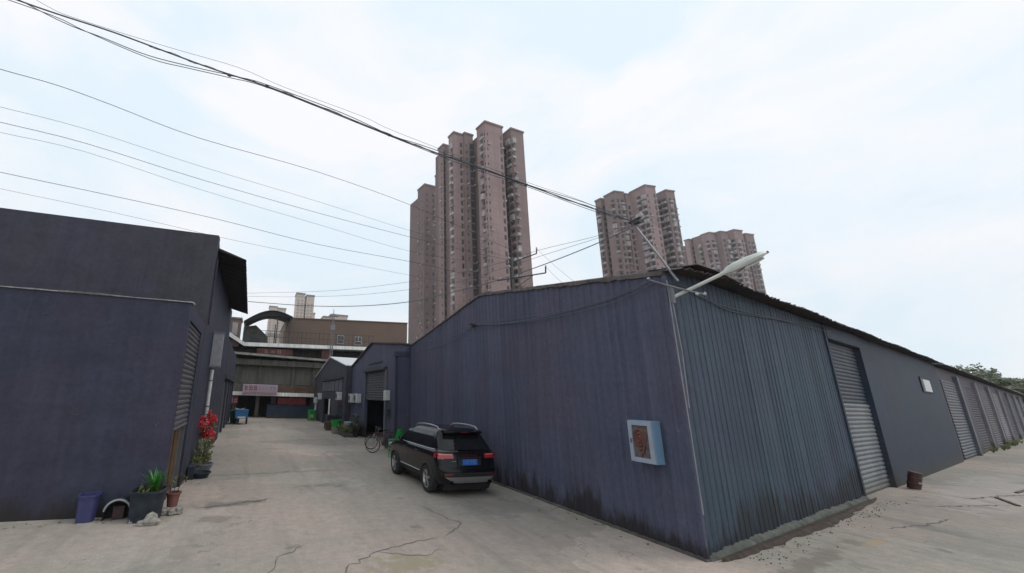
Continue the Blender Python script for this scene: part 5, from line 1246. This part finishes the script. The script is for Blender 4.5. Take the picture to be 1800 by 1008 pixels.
mb.build('leaves', M['leaf_bright'], PL)
mb = MB()
for k in range(46): blade(mb, (-1.68 + rd.uniform(-.2, .2), 9.40 + rd.uniform(-.2, .2), .47), rd.uniform(0, 6.28), rd.uniform(.12, .26), rd.uniform(.6, 1.1), .016, rd)
mb.build('low_leaves', M['leaf_dull'], PL)
mb = MB(); mb.prism([(-1.93, 9.34, .03), (-1.90, 9.14, .0), (-1.87, 9.14, .0), (-1.88, 9.34, .44)], (.035, 0, 0)); o = mb.build('board', M['grey_plastic']); tag(o, 'grey board leaning on the left side of the square planter', 'board')
mb = MB(); mb.rock((-1.50, 9.02, .07), .15, 3, (1.1, .7, .8)); mb.rock((-1.62, 9.0, .04), .09, 5, (1.2, .7, .6)); o = mb.build('rock', M['stone'], smooth=False); tag(o, 'rough pale rock lying on the ground before the square planter', 'rock')
TP = thing('potted_plant', 'red brown clay pot with thin scraggly stems set on stones', 'potted plant', (-1.28, 9.72, 0))
mb = MB(); bucket(mb, (-1.28, 9.72, .13), .095, .13, .27); mb.build('pot', M['terracotta'], TP, smooth=True)
mb = MB(); mb.lathe([(0.001, .36), (.11, .36)], (-1.28, 9.72, 0), 14, cap=False); mb.build('soil', M['soil'], TP)
mb = MB(); rd = random.Random(9); lf = MB()
for k in range(9):
    a = rd.uniform(0, 6.28); tip = Vector((-1.28 + math.cos(a) * .2, 9.72 + math.sin(a) * .2, rd.uniform(.6, .78))); mb.tube([(-1.28 + math.cos(a) * .05, 9.72 + math.sin(a) * .05, .36), (-1.28 + math.cos(a) * .1, 9.72 + math.sin(a) * .1, .52), tip], .005, 4)
    for q in range(4): blade(lf, tip - Vector((0, 0, .05)), rd.uniform(0, 6.28), rd.uniform(.08, .16), 1.0, .010, rd)
mb.build('stems', M['wood'], TP); lf.build('leaves', M['leaf_dull'], TP)
for i, (x, y, r_, lab) in enumerate(((-1.39, 9.62, .10, 'left of the three stones under the clay pot'), (-1.24, 9.60, .09, 'middle of the three stones under the clay pot'), (-1.13, 9.68, .10, 'right of the three stones under the clay pot'))):
    mb = MB(); mb.rock((x, y, r_ * .65), r_, 11 + i); o = mb.build('stone', M['stone']); tag(o, lab, 'stone', 'stones under the clay pot')
# pots further along
GP = thing('potted_plant', 'yellow green bush in a grey basin beside the low building door', 'potted plant', (-1.16, 14.0, 0))
mb = MB(); bucket(mb, (-1.16, 14.0, 0), .2, .30, .28); mb.build('pot', M['grey_plastic'], GP, smooth=True)
mb = MB(); rd = random.Random(12)
leaf_cloud(mb, (-1.18, 14.0, .62), .30, 240, .05, rd, (1, 1, 1.4)); mb.build('leaves', M['leaf_dull'], GP)
mb = MB()
for k in range(6): mb.tube([(-1.16, 14.0, .2), (-1.16 + rd.uniform(-.18, .18), 14 + rd.uniform(-.18, .18), .8)], .008, 4)
mb.build('stems', M['wood'], GP)
mb = MB(); bucket(mb, (-1.12, 13.3, 0), .2, .26, .16); o = mb.build('basin', M['planter'], smooth=True); tag(o, 'low dark basin on the ground before the yellow green bush', 'basin')
mb = MB(); mb.rbox((-1.46, 13.0, 0), (-1.28, 13.5, .35), .02); o = mb.build('crate', M['planter']); tag(o, 'dark crate against the left wall beside the low dark basin', 'crate')
RF = thing('flowering_plant', 'tall red flowering shrub in a dark purple pot by the left wall', 'potted plant', (-1.26, 15.0, 0))
mb = MB(); bucket(mb, (-1.26, 15.0, 0), .17, .22, .42); mb.build('pot', M['purple_pot'], RF, smooth=True)
mb = MB(); fl = MB(); lf = MB(); rd = random.Random(14)
for (x, y, z), rr, n_ in (((-1.38, 14.85, 1.42), .19, 210), ((-1.14, 15.05, 1.52), .18, 200), ((-1.16, 14.95, 1.05), .20, 210), ((-1.34, 15.0, 1.12), .13, 90), ((-1.25, 15.0, 1.72), .09, 40)):
    tip = Vector((x, y, z)); mb.tube([(-1.26, 15.0, .35), Vector((-1.26, 15.0, .35)).lerp(tip, .6) + Vector((0, 0, .12)), tip], .01, 4)
    leaf_cloud(fl, tip, rr, n_, .045, rd, (1, 1, 1.2)); leaf_cloud(lf, tip - Vector((0, 0, rr)), rr * 1.0, 26, .05, rd)
mb.build('stems', M['wood'], RF); fl.build('petals', M['petal'], RF); lf.build('leaves', M['leaf_dull'], RF)
for i, (x, y, r0, h0, m_, lab) in enumerate(((-1.08, 14.5, .12, .22, 'terracotta', 'small red brown pot with a sprig behind the grey basin'), (-1.33, 13.75, .10, .2, 'grey_plastic', 'small grey pot with a sprig against the left wall'))):
    t_ = thing('potted_plant', lab, 'potted plant', (x, y, 0)); mb = MB(); bucket(mb, (x, y, 0), r0 * .8, r0, h0); mb.build('pot', M[m_], t_, smooth=True)
    mb = MB(); leaf_cloud(mb, (x, y, h0 + .14), .15, 60, .04, rd, (1, 1, 1.1)); mb.build('leaves', M['leaf_dull'], t_)
    mb = MB()
    for k in range(4): mb.tube([(x, y, h0 - .05), (x + rd.uniform(-.08, .08), y + rd.uniform(-.08, .08), h0 + .2)], .005, 4)
    mb.build('stems', M['wood'], t_)

# ---------------------------------------------------------------- clutter along the right of the alley
def bike(label, frame_m):
    t = thing('bicycle', label, 'bicycle', (0, 0, 0), 0, 'bicycles by the shed doorway')
    for x in (0, 1.04):
        mb = MB(); mb.tube([(x + .32 * math.cos(a), 0, .34 + .32 * math.sin(a)) for a in lin(0, 2 * math.pi, 28)], .02, 6, cap=False); wh = mb.build('wheel', M['rubber'], t, world=False, smooth=True)
        mb = MB()
        for k in range(12): a = math.pi * k / 6; mb.tube([(x, .03 * (-1) ** k, .34), (x + .31 * math.cos(a), 0, .34 + .31 * math.sin(a))], .003, 3)
        mb.tube([(x, -.05, .34), (x, .05, .34)], .022, 8); mb.build('spokes', M['chrome'], wh, world=False)
    mb = MB()
    for a, b in (((.42, 0, .30), (.30, 0, .82)), ((.42, 0, .30), (.86, 0, .74)), ((.33, 0, .70), (.84, 0, .80)), ((.42, 0, .30), (0, 0, .34)), ((.33, 0, .70), (0, 0, .34)), ((.83, 0, .86), (.88, 0, .70))): mb.tube([a, b], .017, 6)
    mb.build('frame', M[frame_m], t, world=False)
    mb = MB(); mb.tube([(.88, 0, .72), (.95, .045, .55), (1.04, .045, .34)], .013, 5); mb.tube([(.88, 0, .72), (.95, -.045, .55), (1.04, -.045, .34)], .013, 5); mb.build('fork', M['chrome'], t, world=False)
    mb = MB(); mb.tube([(.84, 0, .85), (.82, 0, 1.0), (.82, .12, 1.03), (.70, .28, 1.02)], .012, 6); mb.tube([(.82, 0, 1.0), (.82, -.12, 1.03), (.70, -.28, 1.02)], .012, 6); mb.build('handlebar', M['chrome'], t, world=False)
    mb = MB(); mb.prism([(.14, -.075, .86), (.14, .075, .86), (.36, .03, .87), (.44, 0, .86), (.36, -.03, .87)], (0, 0, .05)); mb.build('saddle', M['rubber'], t, world=False)
    mb = MB(); mb.lathe([(.09, -.008), (.09, .008)], (.42, 0, .30), 16, 'y'); mb.tube([(.42, .03, .30), (.50, .08, .18), (.50, .16, .18)], .01, 5); mb.tube([(.42, -.03, .30), (.34, -.08, .42), (.34, -.16, .42)], .01, 5); mb.build('pedals', M['dark_steel'], t, world=False)
    mb = MB(); mb.box((-.28, -.07, .70), (.18, .07, .715)); mb.tube([(-.24, .06, .70), (0, .05, .34)], .007, 4); mb.tube([(-.24, -.06, .70), (0, -.05, .34)], .007, 4); mb.build('rack', M['dark_steel'], t, world=False)
    return t
b1 = bike('dark bicycle nearest the black car, front wheel towards the alley', 'bike'); b1.location = (6.3, 17.0, 0); b1.rotation_euler = (R(4), 0, R(150))
b2 = bike('dull red bicycle leaning behind the dark bicycle', 'bike_red'); b2.location = (6.45, 18.0, 0); b2.rotation_euler = (R(6), 0, R(140))
# green moulded chair
CH = thing('plastic_chair', 'bright green moulded plastic chair with a tall back behind the car', 'chair', (6.0, 16.15, 0), R(200))
CH.scale = (0.95, 0.95, 1.05)
mb = MB()
def chp(vs_): return [Vector(p) for p in vs_]
mb.rbox((-.24, -.24, .44), (.24, .22, .475), .012); mb.build('seat', M['green'], CH, world=False, smooth=True)
mb = MB(); nx, nz = 8, 7; vs = []
for off in (0, .025):
    for j in range(nz + 1):
        for i in range(nx + 1):
            x = -.23 + .46 * i / nx; z = .47 + .62 * j / nz; e = 1 - .25 * (j / nz) ** 3; vs.append((x * e, .20 + .14 * j / nz + .06 * (abs(x) / .23) ** 2 * -1 + off, z))
k = (nx + 1) * (nz + 1); fs = []
for j in range(nz):
    for i in range(nx):
        if 2 <= i <= 5 and j == 3: continue
        a = j * (nx + 1) + i; fs += [(a, a + 1, a + nx + 2, a + nx + 1), (k + a, k + a + nx + 1, k + a + nx + 2, k + a + 1)]
mb.add(vs, fs); mb.build('backrest', M['green'], CH, world=False, smooth=True)
for x, y in ((-.21, -.2), (.21, -.2), (-.2, .2), (.2, .2)):
    mb = MB(); mb.tube([(x * 1.1, y * 1.12, 0), (x, y, .45)], [.018, .028], 8); mb.build('leg', M['green'], CH, world=False, smooth=True)
for x in (-.25, .25):
    mb = MB(); mb.tube([(x, -.2, .45), (x * 1.05, -.2, .64), (x * 1.05, .1, .68), (x, .24, .72)], .02, 6); mb.build('armrest', M['green'], CH, world=False, smooth=True)
# washing sink, plants, tubs by the nearer shed
SK = thing('sink', 'grey stone wash sink with a dark base by the shed wall', 'sink', (6.2, 25.2, 0))
mb = MB(); mb.rbox((5.95, 24.8, 0), (6.6, 25.6, .6), .03); mb.build('base', M['planter'], SK)
mb = MB(); mb.rbox((5.9, 24.75, .6), (6.65, 25.65, .8), .03); mb.build('basin', M['grey_rim'], SK)
mb = MB(); mb.tube([(6.6, 25.2, .8), (6.6, 25.2, 1.25), (6.4, 25.2, 1.28), (6.38, 25.2, 1.18)], .018, 6); mb.build('tap', M['chrome'], SK)
GT = thing('tub', 'bright green plastic tub on a pale stand before the sheds', 'tub', (5.55, 26.3, 0))
mb = MB(); bucket(mb, (5.55, 26.3, .42), .26, .33, .42); mb.build('tub_body', M['green'], GT, smooth=True)
mb = MB(); mb.rbox((5.3, 26.05, 0), (5.8, 26.55, .42), .02); mb.build('stand', M['concrete'], GT)
PB = thing('plant_bed', 'low yellow green plants in a long box along the shed wall', 'plants', (5.9, 24.6, 0))
mb = MB(); mb.rbox((5.6, 23.9, 0), (6.1, 25.9, .22), .02); mb.build('box', M['concrete_dark'], PB)
mb = MB(); rd = random.Random(77)
for k in range(5): leaf_cloud(mb, (5.8 + rd.uniform(-.1, .1), 24.1 + .42 * k, .45), .27, 110, .06, rd)
mb.build('leaves', M['leaf_dull'], PB)
PB2 = thing('potted_shrub', 'dark shrub in a black pot beside the grey sink', 'potted plant', (6.3, 24.3, 0))
mb = MB(); bucket(mb, (6.3, 24.2, 0), .2, .26, .4); mb.build('pot', M['rubber'], PB2, smooth=True)
mb = MB(); rd = random.Random(5); leaf_cloud(mb, (6.3, 24.2, .8), .42, 320, .07, rd, (1, 1, 1.2)); mb.build('leaves', leafy('dark_leaf', (.02, .035, .015), (.04, .055, .025)), PB2)
mb = MB(); mb.rbox((5.5, 29.2, 0), (6.2, 30.4, 1.0), .03); o = mb.build('crate', M['planter']); tag(o, 'large dark blue crate by the farther shed window', 'crate')
mb = MB(); mb.rbox((5.3, 28.4, 0), (5.9, 28.95, .6), .03); o = mb.build('carton', M['wood']); tag(o, 'brown carton between the green tub and the dark blue crate', 'carton')
# green wheelie bin at the far right
def bin_(label, x, y, rz, m='green'):
    t = thing('wheeled_bin', label, 'bin', (x, y, 0), rz, 'green wheeled bins')
    mb = MB(); vs = [(-.24, -.26, .06), (.24, -.26, .06), (.24, .26, .06), (-.24, .26, .06), (-.30, -.34, .92), (.30, -.34, .92), (.30, .34, .92), (-.30, .34, .92)]
    mb.add(vs, [(0, 3, 2, 1), (4, 5, 6, 7), (0, 1, 5, 4), (1, 2, 6, 5), (2, 3, 7, 6), (3, 0, 4, 7)]); mb.build('body', M[m], t, world=False)
    mb = MB(); mb.rbox((-.32, -.37, .92), (.32, .38, .99), .02); mb.build('lid', M[m], t, world=False)
    mb = MB(); mb.tube([(-.26, .40, .94), (.26, .40, .94)], .02, 6); mb.build('handle', M['dark_steel'], t, world=False)
    for x_ in (-.24, .24):
        mb = MB(); mb.lathe([(.09, -.03), (.09, .03)], (x_, .27, .09), 14, 'x'); mb.build('wheel', M['rubber'], t, world=False)
    return t
bin_('green wheeled bin at the far right of the alley by the last shed', 5.75, 38.6, R(10))
mb = MB(); mb.box((5.55, 38.2, .3), (5.85, 38.24, .6)); o = mb.build('notice_board', M['yellow']); tag(o, 'small yellow board leaning on the far right green bin', 'board')
mb = MB(); mb.tube([(6.2, 39.5, 0), (6.2, 39.5, 1.6)], .1, 8); mb.rbox((5.98, 39.3, 1.6), (6.32, 39.65, 2.15), .03); o = mb.build('pump_post', M['white_plastic']); tag(o, 'pale post with a box on top beside the farthest shed corner', 'post')
bin_('dark green wheeled bin behind the blue cargo tricycle', -1.02, 35.0, R(-10), 'green_dark')
# cargo tricycle
TR = thing('cargo_tricycle', 'blue cargo tricycle parked at the left of the far alley end', 'tricycle', (-.45, 33.4, 0), R(6))
mb = MB(); mb.prism([(-.45, 0, .45), (.45, 0, .45), (.5, 0, 1.05), (-.5, 0, 1.05)], (0, 1.4, 0)); mb.build('cargo_box', M['blue'], TR, world=False)
mb = MB(); mb.box((-.52, -.02, 1.05), (.52, 1.42, 1.1)); mb.box((-.47, -.03, .6), (-.40, 0, 1.0)); mb.box((.40, -.03, .6), (.47, 0, 1.0)); mb.build('rim', M['blue'], TR, world=False)
mb = MB(); mb.box((-.08, 1.4, .4), (.08, 2.3, .5)); mb.rbox((-.2, 1.6, .5), (.2, 2.0, .75), .05); mb.build('frame', M['dark_steel'], TR, world=False)
mb = MB(); mb.tube([(0, 2.35, .35), (0, 2.2, 1.05), (.38, 2.1, 1.15)], .025, 6); mb.tube([(0, 2.2, 1.05), (-.38, 2.1, 1.15)], .025, 6); mb.build('handlebar', M['white_plastic'], TR, world=False)
for x, y in ((-.46, .6), (.46, .6), (0, 2.4)):
    mb = MB(); mb.lathe([(.12, -.05), (.26, -.05), (.28, 0), (.26, .05), (.12, .05)], (x, y, .28), 20, 'x'); mb.build('wheel', M['rubber'], TR, world=False, smooth=True)
mb = MB(); mb.rbox((-.3, -.035, .48), (.3, -.002, .6), .008); mb.build('tail_board', M['white_plastic'], TR, world=False)
# red brown drum by the roller door
q = wallpt(13.85, .33, 0)
BD = thing('metal_drum', 'small dark red brown drum leaning to the wall right of the silver shutter', 'drum', tuple(q))
mb = MB(); prof = []
for z in [i * .02 for i in range(32)]: prof.append((.20 + (.014 if abs(z - .2) < .025 or abs(z - .42) < .025 else 0), z))
prof.append((.21, .63)); mb.lathe([(max(.001, r_), z) for r_, z in prof], (q.x, q.y, 0), 28); mb.build('barrel', M['brown_drum'], BD, smooth=True)
BD.rotation_euler = Matrix.Rotation(R(13), 3, VC).to_euler(); BD.scale = (.74, .74, .86)
mb = MB(); mb.prism([(q.x + math.cos(a) * .217, q.y + math.sin(a) * .217, .24) for a in lin(-2.3, -1.6, 5)] + [(q.x + math.cos(a) * .212, q.y + math.sin(a) * .212, .24) for a in lin(-1.6, -2.3, 5)], (0, 0, .07)); mb.build('label', M['dull_panel'], BD)
for i, (s_, d_, rz, lab) in enumerate(((17.0, 2.1, .1, 'dark strip of wood lying on the ground right of the drum'), (13.6, 2.0, .5, 'dark strip of wood lying on the ground before the roller shutter'))):
    q = wallpt(s_, d_, 0); mt = Matrix.Translation(q) @ Matrix.Rotation(rz, 4, 'Z'); mb = MB(); mb.rbox((-.7, -.04, .0), (.7, .04, .035), .008, mt); o = mb.build('wood_strip', M['wood']); tag(o, lab, 'plank')

# ---------------------------------------------------------------- thin grey haze in the air
HZ = MB(); HZ.box((-640, -640, -1.0), (640, 640, 125))
hm = bpy.data.materials.new('thin_haze'); hm.use_nodes = True; ht = hm.node_tree; ht.nodes.clear()
ho = ht.nodes.new('ShaderNodeOutputMaterial'); hv = ht.nodes.new('ShaderNodeVolumePrincipled'); hv.inputs['Color'].default_value = (0.97, 0.975, 1.0, 1); hv.inputs['Density'].default_value = 0.00035; hv.inputs['Anisotropy'].default_value = 0.2
ht.links.new(hv.outputs[0], ho.inputs['Volume'])
hz = HZ.build('haze', hm); hz['kind'] = 'stuff'
